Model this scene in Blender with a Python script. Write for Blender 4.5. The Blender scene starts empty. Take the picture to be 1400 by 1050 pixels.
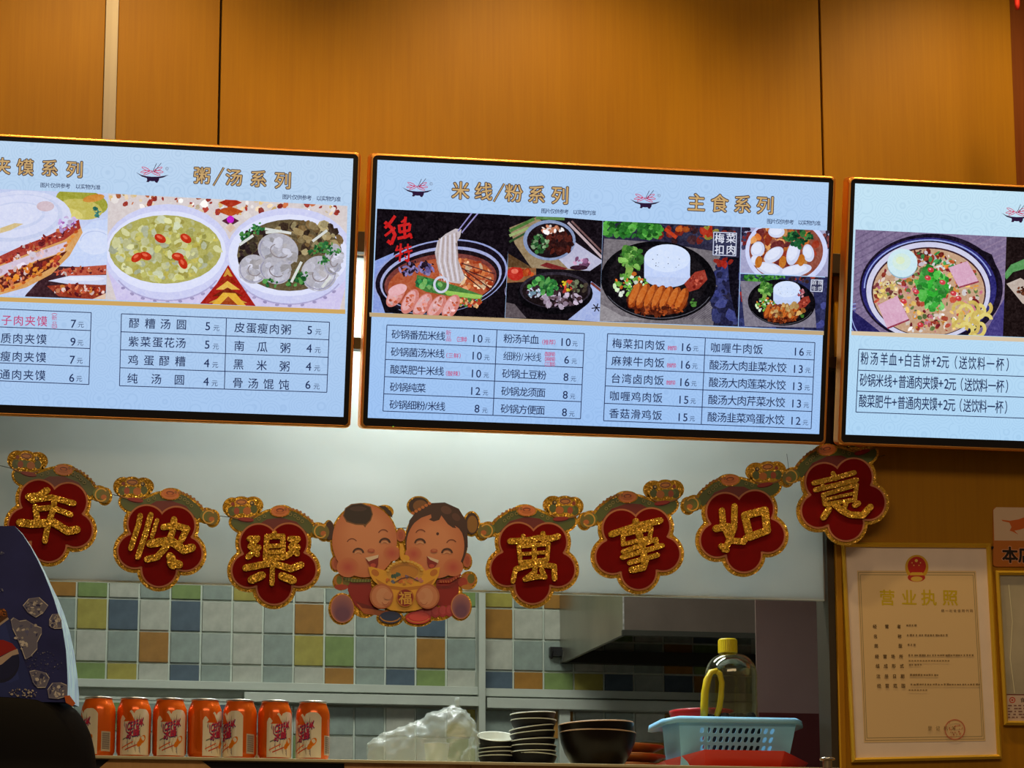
import bpy, bmesh, math, random
from mathutils import Vector, Matrix
random.seed(7)
S = bpy.context.scene
COL = S.collection
PI = math.pi

# ------------------------------------------------------------------ camera
F = 4272.4
p_, y_, r_ = math.radians(12.80), math.radians(10.21), math.radians(-0.096)
CAM = Vector((0, -6, 0.75))
fw = Vector((math.sin(y_)*math.cos(p_), math.cos(y_)*math.cos(p_), math.sin(p_)))
rt = Vector((math.cos(y_), -math.sin(y_), 0))
up = rt.cross(fw)
rt, up = rt*math.cos(r_)+up*math.sin(r_), -rt*math.sin(r_)+up*math.cos(r_)
cd = bpy.data.cameras.new('camera'); cam = bpy.data.objects.new('camera', cd); COL.objects.link(cam)
cd.sensor_width = 36; cd.lens = F/1400*36; cd.clip_start = 0.1; cd.clip_end = 60
cam.matrix_world = Matrix(((rt.x, up.x, -fw.x, CAM.x), (rt.y, up.y, -fw.y, CAM.y), (rt.z, up.z, -fw.z, CAM.z), (0, 0, 0, 1)))
S.camera = cam

# ------------------------------------------------------------------ light and exposure
S.view_settings.view_transform = 'Standard'; S.view_settings.look = 'None'
S.view_settings.exposure = 0; S.view_settings.gamma = 1; S.view_settings.use_curve_mapping = False
W = bpy.data.worlds.new('world'); S.world = W; W.use_nodes = True
W.node_tree.nodes['Background'].inputs[0].default_value = (1.0, 0.72, 0.48, 1)
W.node_tree.nodes['Background'].inputs[1].default_value = 0.10

def area(name, loc, target, sx, sy, power, col):
    l = bpy.data.lights.new(name, 'AREA'); l.shape = 'RECTANGLE'; l.size = sx; l.size_y = sy
    l.energy = power; l.color = col
    o = bpy.data.objects.new(name, l); COL.objects.link(o); o.location = loc
    o.rotation_euler = (Vector(target)-Vector(loc)).to_track_quat('-Z', 'Y').to_euler(); return o
def spot(name, loc, target, power, col, ang, blend, rad=0.04):
    l = bpy.data.lights.new(name, 'SPOT'); l.energy = power; l.color = col
    l.spot_size = math.radians(ang); l.spot_blend = blend; l.shadow_soft_size = rad
    o = bpy.data.objects.new(name, l); COL.objects.link(o); o.location = loc
    o.rotation_euler = (Vector(target)-Vector(loc)).to_track_quat('-Z', 'Y').to_euler(); return o
WARM = (1.0, 0.70, 0.30); COOL = (0.96, 1.0, 0.88)
for x in (0.25, 1.13, 2.05):
    spot('downlight', (x, -0.62, 3.27), (x, -0.20, 2.3), 25, WARM, 100, 0.7)
area('dining_room_light', (0.8, -3.2, 3.2), (0.9, -0.6, 1.5), 2.6, 0.8, 35, (1.0, 0.74, 0.45))
area('kitchen_light', (1.0, 1.25, 3.1), (1.1, 1.6, 1.0), 1.4, 0.5, 23, COOL)
area('kitchen_tube_light', (0.97, 0.27, 2.42), (0.97, 0.03, 2.12), 0.75, 0.06, 20, (0.93, 1.0, 0.97))

# ------------------------------------------------------------------ helpers
def P(px, py, Y):
    d = fw+rt*((px-700)/F)+up*((525-py)/F)
    return CAM+d*((Y-CAM.y)/d.y)
class Plane:
    def __init__(s, o, tau=0.0, yaw=0.0):
        s.o = Vector(o)
        s.u = Vector((math.cos(yaw), math.sin(yaw), 0))
        back = Vector((-math.sin(yaw), math.cos(yaw), 0))
        s.v = back*(-math.sin(tau))+Vector((0, 0, math.cos(tau)))
        s.n = s.u.cross(s.v)
    def px(s, x, y):
        d = fw+rt*((x-700)/F)+up*((525-y)/F)
        q = CAM+d*((s.o-CAM).dot(s.n)/d.dot(s.n))-s.o
        return (q.dot(s.u), q.dot(s.v))
    def w(s, a, b, h=0.0): return s.o+s.u*a+s.v*b+s.n*h
    def scale(s, x, y):
        a, b = s.px(x-5, y), s.px(x+5, y); return math.hypot(a[0]-b[0], a[1]-b[1])/10

WO = {}
def tag(o, label=None, cat=None, group=None, kind=None, category=None):
    cat = cat or category
    for k, v in (('label', label), ('category', cat), ('group', group), ('kind', kind)):
        if v: o[k] = v
    return o
def link(name, data, origin, parent=None):
    o = bpy.data.objects.new(name, data); COL.objects.link(o)
    origin = Vector(origin)
    if parent is not None:
        o.parent = parent; o.location = origin-WO[parent.name]
    else: o.location = origin
    WO[o.name] = origin
    return o
def empty(name, loc, label=None, cat=None, group=None, kind=None):
    o = link(name, None, loc); o.empty_display_size = 0.05
    return tag(o, label, cat, group, kind)
class MB:
    def __init__(s): s.v = []; s.f = []; s.c = []
    def add(s, vs, fs, col=None):
        n = len(s.v); s.v += [Vector(q) for q in vs]
        for f in fs: s.f.append([n+i for i in f]); s.c.append(col)
        return s
    def box(s, a, b, bev=0):
        (x0, y0, z0), (x1, y1, z1) = [min(a[i], b[i]) for i in range(3)], [max(a[i], b[i]) for i in range(3)]
        v = [(x, y, z) for z in (z0, z1) for y in (y0, y1) for x in (x0, x1)]
        return s.add(v, [(0, 2, 3, 1), (4, 5, 7, 6), (0, 1, 5, 4), (2, 6, 7, 3), (0, 4, 6, 2), (1, 3, 7, 5)])
    def prism(s, pl, pts, h0, h1, col=None):
        A = sum(pts[i][0]*pts[(i+1) % len(pts)][1]-pts[(i+1) % len(pts)][0]*pts[i][1] for i in range(len(pts)))
        if A < 0: pts = pts[::-1]
        n = len(pts)
        v = [pl.w(a, b, h0) for a, b in pts]+[pl.w(a, b, h1) for a, b in pts]
        f = [list(range(n, 2*n)), list(range(n-1, -1, -1))]+[(i, (i+1) % n, n+(i+1) % n, n+i) for i in range(n)]
        return s.add(v, f, col)
    def lathe(s, prof, c, seg=40, M=None, col=None):
        n = len(prof); v = []
        for k in range(seg):
            t = 2*PI*k/seg
            for r, z in prof:
                q = Vector((r*math.cos(t), r*math.sin(t), z))
                if M is not None: q = M @ q
                v.append(q+Vector(c))
        f = [(k*n+j, ((k+1) % seg)*n+j, ((k+1) % seg)*n+j+1, k*n+j+1) for k in range(seg) for j in range(n-1)]
        return s.add(v, f, col)
    def tube(s, pts, r, seg=8, col=None):
        pts = [Vector(q) for q in pts]; v = []; n = len(pts)
        for i, q in enumerate(pts):
            t = (pts[min(i+1, n-1)]-pts[max(i-1, 0)]).normalized()
            a = t.cross(Vector((0.13, 0.37, 0.9))).normalized(); b = t.cross(a)
            rr = r[i] if isinstance(r, (list, tuple)) else r
            v += [q+a*rr*math.cos(2*PI*k/seg)+b*rr*math.sin(2*PI*k/seg) for k in range(seg)]
        f = [(i*seg+k, i*seg+(k+1) % seg, (i+1)*seg+(k+1) % seg, (i+1)*seg+k) for i in range(n-1) for k in range(seg)]
        f += [list(range(seg))[::-1], [(n-1)*seg+k for k in range(seg)]]
        return s.add(v, f, col)
    def build(s, name, mat, parent=None, smooth=False, bevel=0, origin=None, **kw):
        xs = [q.x for q in s.v]; ys = [q.y for q in s.v]; zs = [q.z for q in s.v]
        o = Vector(origin) if origin is not None else Vector(((min(xs)+max(xs))/2, (min(ys)+max(ys))/2, min(zs)))
        me = bpy.data.meshes.new(name); me.from_pydata([q-o for q in s.v], [], s.f); me.update()
        if any(c is not None for c in s.c):
            at = me.color_attributes.new('col', 'FLOAT_COLOR', 'CORNER')
            buf = []
            for f, c in zip(s.f, s.c):
                c = c or (1, 1, 1); buf += [c[0], c[1], c[2], 1.0]*len(f)
            at.data.foreach_set('color', buf)
        if smooth: me.polygons.foreach_set('use_smooth', [True]*len(me.polygons))
        me.materials.append(mat)
        ob = link(name, me, o, parent)
        if bevel:
            m = ob.modifiers.new('bevel', 'BEVEL'); m.width = bevel; m.segments = 2; m.limit_method = 'ANGLE'
        if smooth:
            pass
        return tag(ob, **kw)
def structbox(name, a, b, mat, parent=None, bevel=0):
    return MB().box(a, b).build(name, mat, parent, bevel=bevel, kind=None if parent else 'structure')

def lin(c):
    return tuple(((v/255)/12.92 if v <= 10 else (((v/255)+0.055)/1.055)**2.4) for v in c)
# ------------------------------------------------------------------ materials
def mat(name, col=(0.8, 0.8, 0.8), rough=0.5, metal=0, noise=0, nscale=8, coat=0, bump=0, trans=0, alpha=1, stretch=(1, 1, 1), spec=0.5, sheen=0, ior=1.45):
    m = bpy.data.materials.new(name); m.use_nodes = True; nt = m.node_tree; b = nt.nodes['Principled BSDF']
    b.inputs['Base Color'].default_value = (*col, 1); b.inputs['Roughness'].default_value = rough
    b.inputs['Metallic'].default_value = metal; b.inputs['Coat Weight'].default_value = coat
    b.inputs['Transmission Weight'].default_value = trans; b.inputs['Alpha'].default_value = alpha
    b.inputs['Specular IOR Level'].default_value = spec; b.inputs['IOR'].default_value = ior
    if noise or bump:
        tc = nt.nodes.new('ShaderNodeTexCoord'); mp = nt.nodes.new('ShaderNodeMapping'); mp.inputs['Scale'].default_value = stretch
        n = nt.nodes.new('ShaderNodeTexNoise'); n.inputs['Scale'].default_value = nscale; n.inputs['Detail'].default_value = 6
        nt.links.new(tc.outputs['Object'], mp.inputs[0]); nt.links.new(mp.outputs[0], n.inputs[0])
        if noise:
            mx = nt.nodes.new('ShaderNodeMix'); mx.data_type = 'RGBA'
            mr = nt.nodes.new('ShaderNodeMapRange'); mr.inputs[1].default_value = 0.3; mr.inputs[2].default_value = 0.7
            nt.links.new(n.outputs[0], mr.inputs[0]); nt.links.new(mr.outputs[0], mx.inputs[0])
            mx.inputs[6].default_value = (*[c*(1-noise) for c in col], 1); mx.inputs[7].default_value = (*[min(1, c*(1+noise)) for c in col], 1)
            nt.links.new(mx.outputs[2], b.inputs['Base Color'])
        if bump:
            bp = nt.nodes.new('ShaderNodeBump'); bp.inputs['Strength'].default_value = bump; bp.inputs['Distance'].default_value = 0.002
            nt.links.new(n.outputs[0], bp.inputs['Height']); nt.links.new(bp.outputs[0], b.inputs['Normal'])
    return m
def wood(name, c1, c2, rough=0.48, sc=30, spec=0.22):
    m = bpy.data.materials.new(name); m.use_nodes = True; nt = m.node_tree; b = nt.nodes['Principled BSDF']
    tc = nt.nodes.new('ShaderNodeTexCoord')
    mp = nt.nodes.new('ShaderNodeMapping'); mp.inputs['Scale'].default_value = (1, 1, 0.03)
    n = nt.nodes.new('ShaderNodeTexNoise'); n.inputs['Scale'].default_value = sc*4; n.inputs['Detail'].default_value = 8; n.inputs['Roughness'].default_value = 0.7
    mp2 = nt.nodes.new('ShaderNodeMapping'); mp2.inputs['Scale'].default_value = (1, 1, 0.22)
    n2 = nt.nodes.new('ShaderNodeTexNoise'); n2.inputs['Scale'].default_value = 5; n2.inputs['Detail'].default_value = 3; n2.inputs['Distortion'].default_value = 1.2
    for a, q in ((mp, n), (mp2, n2)): nt.links.new(tc.outputs['Object'], a.inputs[0]); nt.links.new(a.outputs[0], q.inputs[0])
    ad = nt.nodes.new('ShaderNodeMath'); ad.operation = 'ADD'
    m1 = nt.nodes.new('ShaderNodeMath'); m1.operation = 'MULTIPLY'; m1.inputs[1].default_value = 0.55
    m2 = nt.nodes.new('ShaderNodeMath'); m2.operation = 'MULTIPLY'; m2.inputs[1].default_value = 0.45
    nt.links.new(n.outputs[0], m1.inputs[0]); nt.links.new(n2.outputs[0], m2.inputs[0]); nt.links.new(m1.outputs[0], ad.inputs[0]); nt.links.new(m2.outputs[0], ad.inputs[1])
    cr = nt.nodes.new('ShaderNodeValToRGB'); cr.color_ramp.elements[0].position = 0.36; cr.color_ramp.elements[1].position = 0.62
    cr.color_ramp.elements[0].color = (*c1, 1); cr.color_ramp.elements[1].color = (*c2, 1)
    nt.links.new(ad.outputs[0], cr.inputs[0]); nt.links.new(cr.outputs[0], b.inputs['Base Color'])
    b.inputs['Roughness'].default_value = rough; b.inputs['Specular IOR Level'].default_value = spec
    return m
def attr_mat(name, emit=False, rough=0.5, coat=0.0, metal=0, strength=1.0, spec=0.5):
    m = bpy.data.materials.new(name); m.use_nodes = True; nt = m.node_tree; b = nt.nodes['Principled BSDF']
    a = nt.nodes.new('ShaderNodeAttribute'); a.attribute_name = 'col'
    if emit:
        nt.nodes.remove(b); e = nt.nodes.new('ShaderNodeEmission'); e.inputs[1].default_value = strength
        nt.links.new(a.outputs[0], e.inputs[0]); nt.links.new(e.outputs[0], nt.nodes['Material Output'].inputs[0])
    else:
        nt.links.new(a.outputs[0], b.inputs['Base Color']); b.inputs['Roughness'].default_value = rough
        b.inputs['Coat Weight'].default_value = coat; b.inputs['Metallic'].default_value = metal; b.inputs['Specular IOR Level'].default_value = spec
    return m
def screen_mat(name, col):
    m = bpy.data.materials.new(name); m.use_nodes = True; nt = m.node_tree; nt.nodes.remove(nt.nodes['Principled BSDF'])
    e = nt.nodes.new('ShaderNodeEmission'); tc = nt.nodes.new('ShaderNodeTexCoord')
    v = nt.nodes.new('ShaderNodeTexVoronoi'); v.inputs['Scale'].default_value = 30; v.inputs['Randomness'].default_value = 0.55
    nt.links.new(tc.outputs['Object'], v.inputs[0])
    m1 = nt.nodes.new('ShaderNodeMath'); m1.operation = 'MULTIPLY'; m1.inputs[1].default_value = 44
    m2 = nt.nodes.new('ShaderNodeMath'); m2.operation = 'SINE'
    m3 = nt.nodes.new('ShaderNodeMapRange'); m3.inputs[1].default_value = 0.3; m3.inputs[2].default_value = 1.0; m3.inputs[3].default_value = 0; m3.inputs[4].default_value = 1
    mx = nt.nodes.new('ShaderNodeMix'); mx.data_type = 'RGBA'
    mx.inputs[6].default_value = (*col, 1); mx.inputs[7].default_value = (*[c*k for c, k in zip(col, (0.90, 0.92, 0.94))], 1)
    nt.links.new(v.outputs['Distance'], m1.inputs[0]); nt.links.new(m1.outputs[0], m2.inputs[0]); nt.links.new(m2.outputs[0], m3.inputs[0])
    # viewing-angle tint put into the emission colour: whiter at top, bluer at foot
    sp_ = nt.nodes.new('ShaderNodeSeparateXYZ'); nt.links.new(tc.outputs['Object'], sp_.inputs[0])
    gr = nt.nodes.new('ShaderNodeMapRange'); gr.inputs[1].default_value = 0.0; gr.inputs[2].default_value = 0.5; nt.links.new(sp_.outputs[2], gr.inputs[0])
    m_ = nt.nodes.new('ShaderNodeMix'); m_.data_type = 'RGBA'; m_.blend_type = 'MULTIPLY'; m_.inputs[0].default_value = 1.0
    g2 = nt.nodes.new('ShaderNodeMix'); g2.data_type = 'RGBA'; g2.inputs[6].default_value = (0.86, 0.92, 1.0, 1); g2.inputs[7].default_value = (1.12, 1.07, 1.0, 1)
    nt.links.new(gr.outputs[0], g2.inputs[0]); nt.links.new(mx.outputs[2], m_.inputs[6]); nt.links.new(g2.outputs[2], m_.inputs[7])
    nt.links.new(m3.outputs[0], mx.inputs[0]); nt.links.new(m_.outputs[2], e.inputs[0]); nt.links.new(e.outputs[0], nt.nodes['Material Output'].inputs[0])
    return m
def glitter_mat(name, c1, c2):
    m = bpy.data.materials.new(name); m.use_nodes = True; nt = m.node_tree; b = nt.nodes['Principled BSDF']
    tc = nt.nodes.new('ShaderNodeTexCoord'); v = nt.nodes.new('ShaderNodeTexVoronoi'); v.inputs['Scale'].default_value = 520
    nt.links.new(tc.outputs['Object'], v.inputs[0])
    sep = nt.nodes.new('ShaderNodeSeparateColor'); nt.links.new(v.outputs['Color'], sep.inputs[0])
    mx = nt.nodes.new('ShaderNodeMix'); mx.data_type = 'RGBA'; mx.inputs[6].default_value = (*c1, 1); mx.inputs[7].default_value = (*c2, 1)
    nt.links.new(sep.outputs[0], mx.inputs[0]); nt.links.new(mx.outputs[2], b.inputs['Base Color'])
    # every flake faces its own way
    sb = nt.nodes.new('ShaderNodeVectorMath'); sb.operation = 'SUBTRACT'; sb.inputs[1].default_value = (0.5, 0.5, 0.5)
    sc = nt.nodes.new('ShaderNodeVectorMath'); sc.operation = 'SCALE'; sc.inputs['Scale'].default_value = 0.9
    g = nt.nodes.new('ShaderNodeNewGeometry'); ad = nt.nodes.new('ShaderNodeVectorMath'); ad.operation = 'ADD'
    nm = nt.nodes.new('ShaderNodeVectorMath'); nm.operation = 'NORMALIZE'
    nt.links.new(v.outputs['Color'], sb.inputs[0]); nt.links.new(sb.outputs[0], sc.inputs[0]); nt.links.new(sc.outputs[0], ad.inputs[0])
    nt.links.new(g.outputs['Normal'], ad.inputs[1]); nt.links.new(ad.outputs[0], nm.inputs[0]); nt.links.new(nm.outputs[0], b.inputs['Normal'])
    b.inputs['Metallic'].default_value = 0.35; b.inputs['Roughness'].default_value = 0.25
    return m

M_WOOD = wood('orange_wood', (0.37, 0.155, 0.0012), (0.44, 0.198, 0.0016))
M_WOODD = wood('dark_wood', (0.16, 0.035, 0.002), (0.22, 0.055, 0.003))
M_SEAM = mat('dark_joint', (0.03, 0.015, 0.005), 0.8)
M_ALU = mat('brushed_aluminium', (0.34, 0.29, 0.24), 0.5, 0.6, 0.12, 60, stretch=(1, 1, 0.02))
M_BLACK = mat('black_plastic', (0.008, 0.007, 0.009), 0.3)
M_COPPER = mat('bronze_bezel', (0.98, 0.42, 0.09), 0.40, 0.95)
M_DARKMETAL = mat('dark_steel', (0.06, 0.045, 0.03), 0.45, 0.7)
M_WHITE = mat('white_plaster', (0.55, 0.56, 0.52), 0.8, 0, 0.05, 3)
M_FLOOR = mat('grey_floor', (0.25, 0.22, 0.19), 0.4, 0, 0.15, 5)
M_GROUT = mat('pale_grout', (0.60, 0.66, 0.58), 0.7, 0, 0.08, 20)
M_RAIL = mat('white_rail', (0.52, 0.56, 0.50), 0.45, 0.1, 0.06, 12)
M_STEEL = mat('stainless_steel', (0.42, 0.40, 0.33), 0.32, 0.85, 0.18, 7, stretch=(1, 1, 0.3))
M_STEELP = mat('rosy_steel', (0.40, 0.25, 0.225), 0.25, 0.3, 0.12, 4)
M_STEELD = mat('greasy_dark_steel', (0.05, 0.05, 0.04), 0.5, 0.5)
M_GOLDF = mat('gold_frame', (0.80, 0.50, 0.04), 0.3, 0.4)
M_COUNTER = mat('counter_edge', (0.50, 0.44, 0.26), 0.35, 0.3)
M_LWOOD = wood('light_counter_wood', (0.62, 0.33, 0.11), (0.78, 0.44, 0.17), sc=12)
M_BWOOD = wood('brown_counter_wood', (0.42, 0.19, 0.06), (0.75, 0.42, 0.18), sc=6)
M_PEMIT = attr_mat('screen_print', True)
M_PIC = attr_mat('screen_picture', True)
def _grain(m):
    nt = m.node_tree; e = nt.nodes['Emission'] if 'Emission' in nt.nodes else [n for n in nt.nodes if n.type == 'EMISSION'][0]
    a = [n for n in nt.nodes if n.type == 'ATTRIBUTE'][0]; tc = nt.nodes.new('ShaderNodeTexCoord')
    prev = a.outputs[0]
    for sc, lo, hi, dist in ((60, 1.13, 0.88, 1.5), (240, 1.15, 0.86, 0.6)):
        n = nt.nodes.new('ShaderNodeTexNoise'); n.inputs['Scale'].default_value = sc; n.inputs['Detail'].default_value = 5; n.inputs['Distortion'].default_value = dist
        nt.links.new(tc.outputs['Object'], n.inputs[0])
        r = nt.nodes.new('ShaderNodeMapRange'); r.inputs[1].default_value = 0.28; r.inputs[2].default_value = 0.72; r.inputs[3].default_value = lo; r.inputs[4].default_value = hi
        nt.links.new(n.outputs[0], r.inputs[0])
        v = nt.nodes.new('ShaderNodeGamma'); nt.links.new(prev, v.inputs[0]); nt.links.new(r.outputs[0], v.inputs[1]); prev = v.outputs[0]
    nt.links.new(prev, e.inputs[0])
_grain(M_PIC)
M_PRINT = attr_mat('printed_ink', rough=0.55, spec=0.3)
M_PGLOSS = attr_mat('printed_gloss', rough=0.35, coat=0.15)
M_CAN = attr_mat('can_ink', rough=0.2, metal=0.3)
M_GLIT = glitter_mat('gold_glitter', (0.46, 0.21, 0.012), (0.95, 0.58, 0.06))
M_RED = mat('red_velvet', (0.19, 0.001, 0.002), 0.75, 0, 0.1, 40, spec=0.15)
M_PINK = mat('salmon_outline', (0.52, 0.19, 0.09), 0.6)

def FROST():
    m = bpy.data.materials.new('frosted_glass'); m.use_nodes = True; nt = m.node_tree; b = nt.nodes['Principled BSDF']
    b.inputs['Base Color'].default_value = (0.36, 0.385, 0.37, 1); b.inputs['Roughness'].default_value = 0.35; b.inputs['Specular IOR Level'].default_value = 0.3
    t = nt.nodes.new('ShaderNodeBsdfTranslucent'); t.inputs[0].default_value = (0.80, 0.95, 0.92, 1)
    tc = nt.nodes.new('ShaderNodeTexCoord'); n = nt.nodes.new('ShaderNodeTexNoise'); n.inputs['Scale'].default_value = 3.0; n.inputs['Detail'].default_value = 5
    nt.links.new(tc.outputs['Object'], n.inputs[0])
    cr = nt.nodes.new('ShaderNodeValToRGB'); cr.color_ramp.elements[0].position = 0.35; cr.color_ramp.elements[1].position = 0.7
    cr.color_ramp.elements[0].color = (0.80, 0.84, 0.82, 1); cr.color_ramp.elements[1].color = (0.93, 0.97, 0.96, 1)
    nt.links.new(n.outputs[0], cr.inputs[0]); nt.links.new(cr.outputs[0], t.inputs[0])
    x = nt.nodes.new('ShaderNodeMixShader'); x.inputs[0].default_value = 0.5
    nt.links.new(b.outputs[0], x.inputs[1]); nt.links.new(t.outputs[0], x.inputs[2]); nt.links.new(x.outputs[0], nt.nodes['Material Output'].inputs[0])
    return m
M_FROST = FROST()

# ------------------------------------------------------------------ glyphs
_tc = bpy.data.curves.new('glyph', 'FONT'); _to = bpy.data.objects.new('glyph', _tc); COL.objects.link(_to)
_tc.resolution_u = 3
_G = {}
def glyph(ch, bold=0.0):
    k = (ch, bold)
    if k not in _G:
        _tc.body = ch; _tc.offset = bold
        bpy.context.view_layer.update()
        dg = bpy.context.evaluated_depsgraph_get(); ev = _to.evaluated_get(dg); me = ev.to_mesh()
        vs = [(v.co.x, v.co.y) for v in me.vertices]; fs = [list(q.vertices) for q in me.polygons]
        ev.to_mesh_clear(); _G[k] = (vs, fs)
    return _G[k]

# ------------------------------------------------------------------ printing on a plane, positions measured in the plane
class Print:
    def __init__(s, pl, h=0.0004, step=4e-6):
        s.pl = pl; s.h = h; s.step = step; s.m = MB(); s.clip = None; s.T = lambda x, y: (x, y); s.Tk = 1.0
    def frame(s, ox, oy, k):                        # crop coordinates -> photograph coordinates
        s.T = lambda x, y: (ox+x/k, oy+y/k); s.Tk = k; return s
    def _clip(s, pts):
        if not s.clip: return pts
        w = s.clip; A = sum(w[i][0]*w[(i+1) % len(w)][1]-w[(i+1) % len(w)][0]*w[i][1] for i in range(len(w)))
        sg = 1 if A > 0 else -1
        for i in range(len(w)):
            a, b = w[i], w[(i+1) % len(w)]
            d = lambda q: sg*((b[0]-a[0])*(q[1]-a[1])-(b[1]-a[1])*(q[0]-a[0]))
            out = []
            for j in range(len(pts)):
                p, q = pts[j-1], pts[j]; dp, dq = d(p), d(q)
                if (dp < 0) != (dq < 0):
                    t = dp/(dp-dq); out.append((p[0]+(q[0]-p[0])*t, p[1]+(q[1]-p[1])*t))
                if dq >= 0: out.append(q)
            pts = out
            if len(pts) < 3: return []
        return pts
    def poly(s, pts, col, thick=0):
        pts = s._clip([s.T(*q) for q in pts])
        if len(pts) < 3: return s
        s.h += s.step+thick
        ab = [s.pl.px(*q) for q in pts]
        if thick: s.m.prism(s.pl, ab, s.h-thick-s.step, s.h, lin(col))
        else:
            A = sum(ab[i][0]*ab[(i+1) % len(ab)][1]-ab[(i+1) % len(ab)][0]*ab[i][1] for i in range(len(ab)))
            if A < 0: ab = ab[::-1]
            s.m.add([s.pl.w(a, b, s.h) for a, b in ab], [list(range(len(ab)))], lin(col))
        return s
    def ell(s, cx, cy, rx, ry, col, rot=0, n=28, thick=0, a0=0, a1=360):
        c, d = math.cos(math.radians(rot)), math.sin(math.radians(rot)); pts = []
        full = abs(a1-a0) >= 360
        for i in range(n if full else n+1):
            t = math.radians(a0+(a1-a0)*i/n); x, y = rx*math.cos(t), ry*math.sin(t)
            pts.append((cx+x*c-y*d, cy+x*d+y*c))
        return s.poly(pts, col, thick)
    def line(s, pts, w, col, thick=0, closed=False):
        pts = [Vector(q) for q in pts]
        if closed: pts = pts+[pts[0]]
        for i in range(len(pts)-1):
            a, b = pts[i], pts[i+1]; d = (b-a)
            if d.length < 1e-6: continue
            d.normalize(); n = Vector((-d.y, d.x))*w/2
            e = d*(w*0.15 if len(pts) > 2 else 0)
            s.poly([tuple(a+n-e), tuple(b+n+e), tuple(b-n+e), tuple(a-n-e)], col, 0)
        return s
    def arc(s, cx, cy, rx, ry, a0, a1, w, col, rot=0, n=14):
        c, d = math.cos(math.radians(rot)), math.sin(math.radians(rot)); o = []; i_ = []
        for i in range(n+1):
            t = math.radians(a0+(a1-a0)*i/n)
            for L, k in ((o, w/2), (i_, -w/2)):
                x, y = (rx+k)*math.cos(t), (ry+k)*math.sin(t); L.append((cx+x*c-y*d, cy+x*d+y*c))
        for i in range(n): s.poly([o[i], o[i+1], i_[i+1], i_[i]], col)
        return s
    def blobs(s, n, cx, cy, rx, ry, r0, r1, cols, rot=0, asp=0.6, sides=7, seed=None):
        R = random.Random(seed if seed is not None else int(cx*31+cy*17+n))
        c, d = math.cos(math.radians(rot)), math.sin(math.radians(rot))
        for _ in range(n):
            t = R.random()*2*PI; q = math.sqrt(R.random()); x, y = rx*q*math.cos(t), ry*q*math.sin(t)
            x, y = cx+x*c-y*d, cy+x*d+y*c
            rr = R.uniform(r0, r1); a = R.random()*PI; ca, sa = math.cos(a), math.sin(a); ap = R.uniform(asp, 1)
            pts = []
            for k in range(sides):
                u = 2*PI*k/sides; e = rr*R.uniform(0.75, 1.15); X, Y = e*math.cos(u), e*ap*math.sin(u)
                pts.append((x+X*ca-Y*sa, y+X*sa+Y*ca))
            b = R.choice(cols); j = R.uniform(0.85, 1.12)
            s.poly(pts, tuple(min(255, v*j) for v in b))
        return s
    def glyph(s, ch, x, y, size, col, bold=0.0, sx=1.0, sy=1.0, thick=0, rot=0):
        """one character, its em box centred on (x, y) of the photograph"""
        if ch == ' ': return s
        if bold:
            nb = 8 if bold > 0.02 else 4
            for q in range(nb):
                t = 2*PI*q/nb+0.4; s.glyph(ch, x+math.cos(t)*bold*size, y+math.sin(t)*bold*size, size, col, 0.0, sx, sy, 0, rot)
        vs, fs = glyph(ch)
        if not fs: return s
        X, Y = s.T(x, y); a, b = s.pl.px(X, Y); k = s.pl.scale(X, Y)*size/s.Tk
        wide = ord(ch) > 0x2E00
        xs = [v[0] for v in vs]
        cx = 0.5 if wide else (min(xs)+max(xs))/2
        cy = 0.38 if wide else 0.36
        s.h += s.step
        cr, sr = math.cos(rot), math.sin(rot)
        V = []
        for v in vs:
            p, q = (v[0]-cx)*k*sx, (v[1]-cy)*k*sy
            V.append(s.pl.w(a+p*cr-q*sr, b+p*sr+q*cr, s.h))
        s.m.add(V, fs, lin(col)); return s
    def text(s, t, x0, x1, y, size, col, bold=0.008, slope=0.047, sx=1.0, sy=1.0):
        n = len(t)
        for i, ch in enumerate(t):
            x = x0+(x1-x0)*(i/(n-1) if n > 1 else 0)
            s.glyph(ch, x, y+slope*(x-x0), size, col, bold, sx, sy)
        return s
    def build(s, name, mat_, parent=None, **kw): return s.m.build(name, mat_, parent, **kw)

# ================================================================== THE SETTING
ZTOP = P(490, 347, 0).z                       # top edge of the serving opening
XR = P(1139, 800, 0).x                        # its right edge
ZC = P(560, 1040, -0.02).z                    # counter top
ROOM_H = 3.30
structbox('floor', (-2.5, -7, -0.05), (4, 2.8, 0), M_FLOOR)
structbox('ceiling', (-2.5, -4.2, ROOM_H), (4, 2.8, ROOM_H+0.05), M_WHITE)
structbox('wall_left', (-2.6, 0.08, 0), (-2.5, 2.8, ROOM_H), M_WHITE)
structbox('wall_right', (4.0, 0.0, 0), (4.1, 2.8, ROOM_H), M_WHITE)

wf = structbox('wall_front', (-2.5, 0.012, ZTOP), (4, 0.08, ROOM_H), M_SEAM)
xs_ = lambda px, py: P(px, py, 0).x
xtrim0, xtrim1 = xs_(142, 100), xs_(160, 100)
xa, xb, xc = xs_(300.5, 100), xs_(1123, 120), xs_(1385, 120)
g = 0.0022
def panel(x0, x1, z0, z1, m=None, y0=0.0, y1=0.012, parent=None):
    return MB().box((x0, y0, z0), (x1, y1, z1)).build('wood_panel', m or M_WOOD, parent, bevel=0.001)
panel(-2.5, xtrim0-0.0005, ZTOP, ROOM_H, parent=wf)
panel(xtrim1+0.0005, xa-g, ZTOP, ROOM_H, parent=wf)
panel(xa+g, xb-g, ZTOP, ROOM_H, parent=wf)
panel(xb+g, xc, ZTOP+0.0, ROOM_H, parent=wf)
pd = panel(xc, 4.0, ZTOP, ROOM_H, M_WOODD, 0.008, 0.012, parent=wf); pd['label'] = 'dark reddish wood panel at the right end'  # end panel in a darker, redder brown, set slightly back
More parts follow.
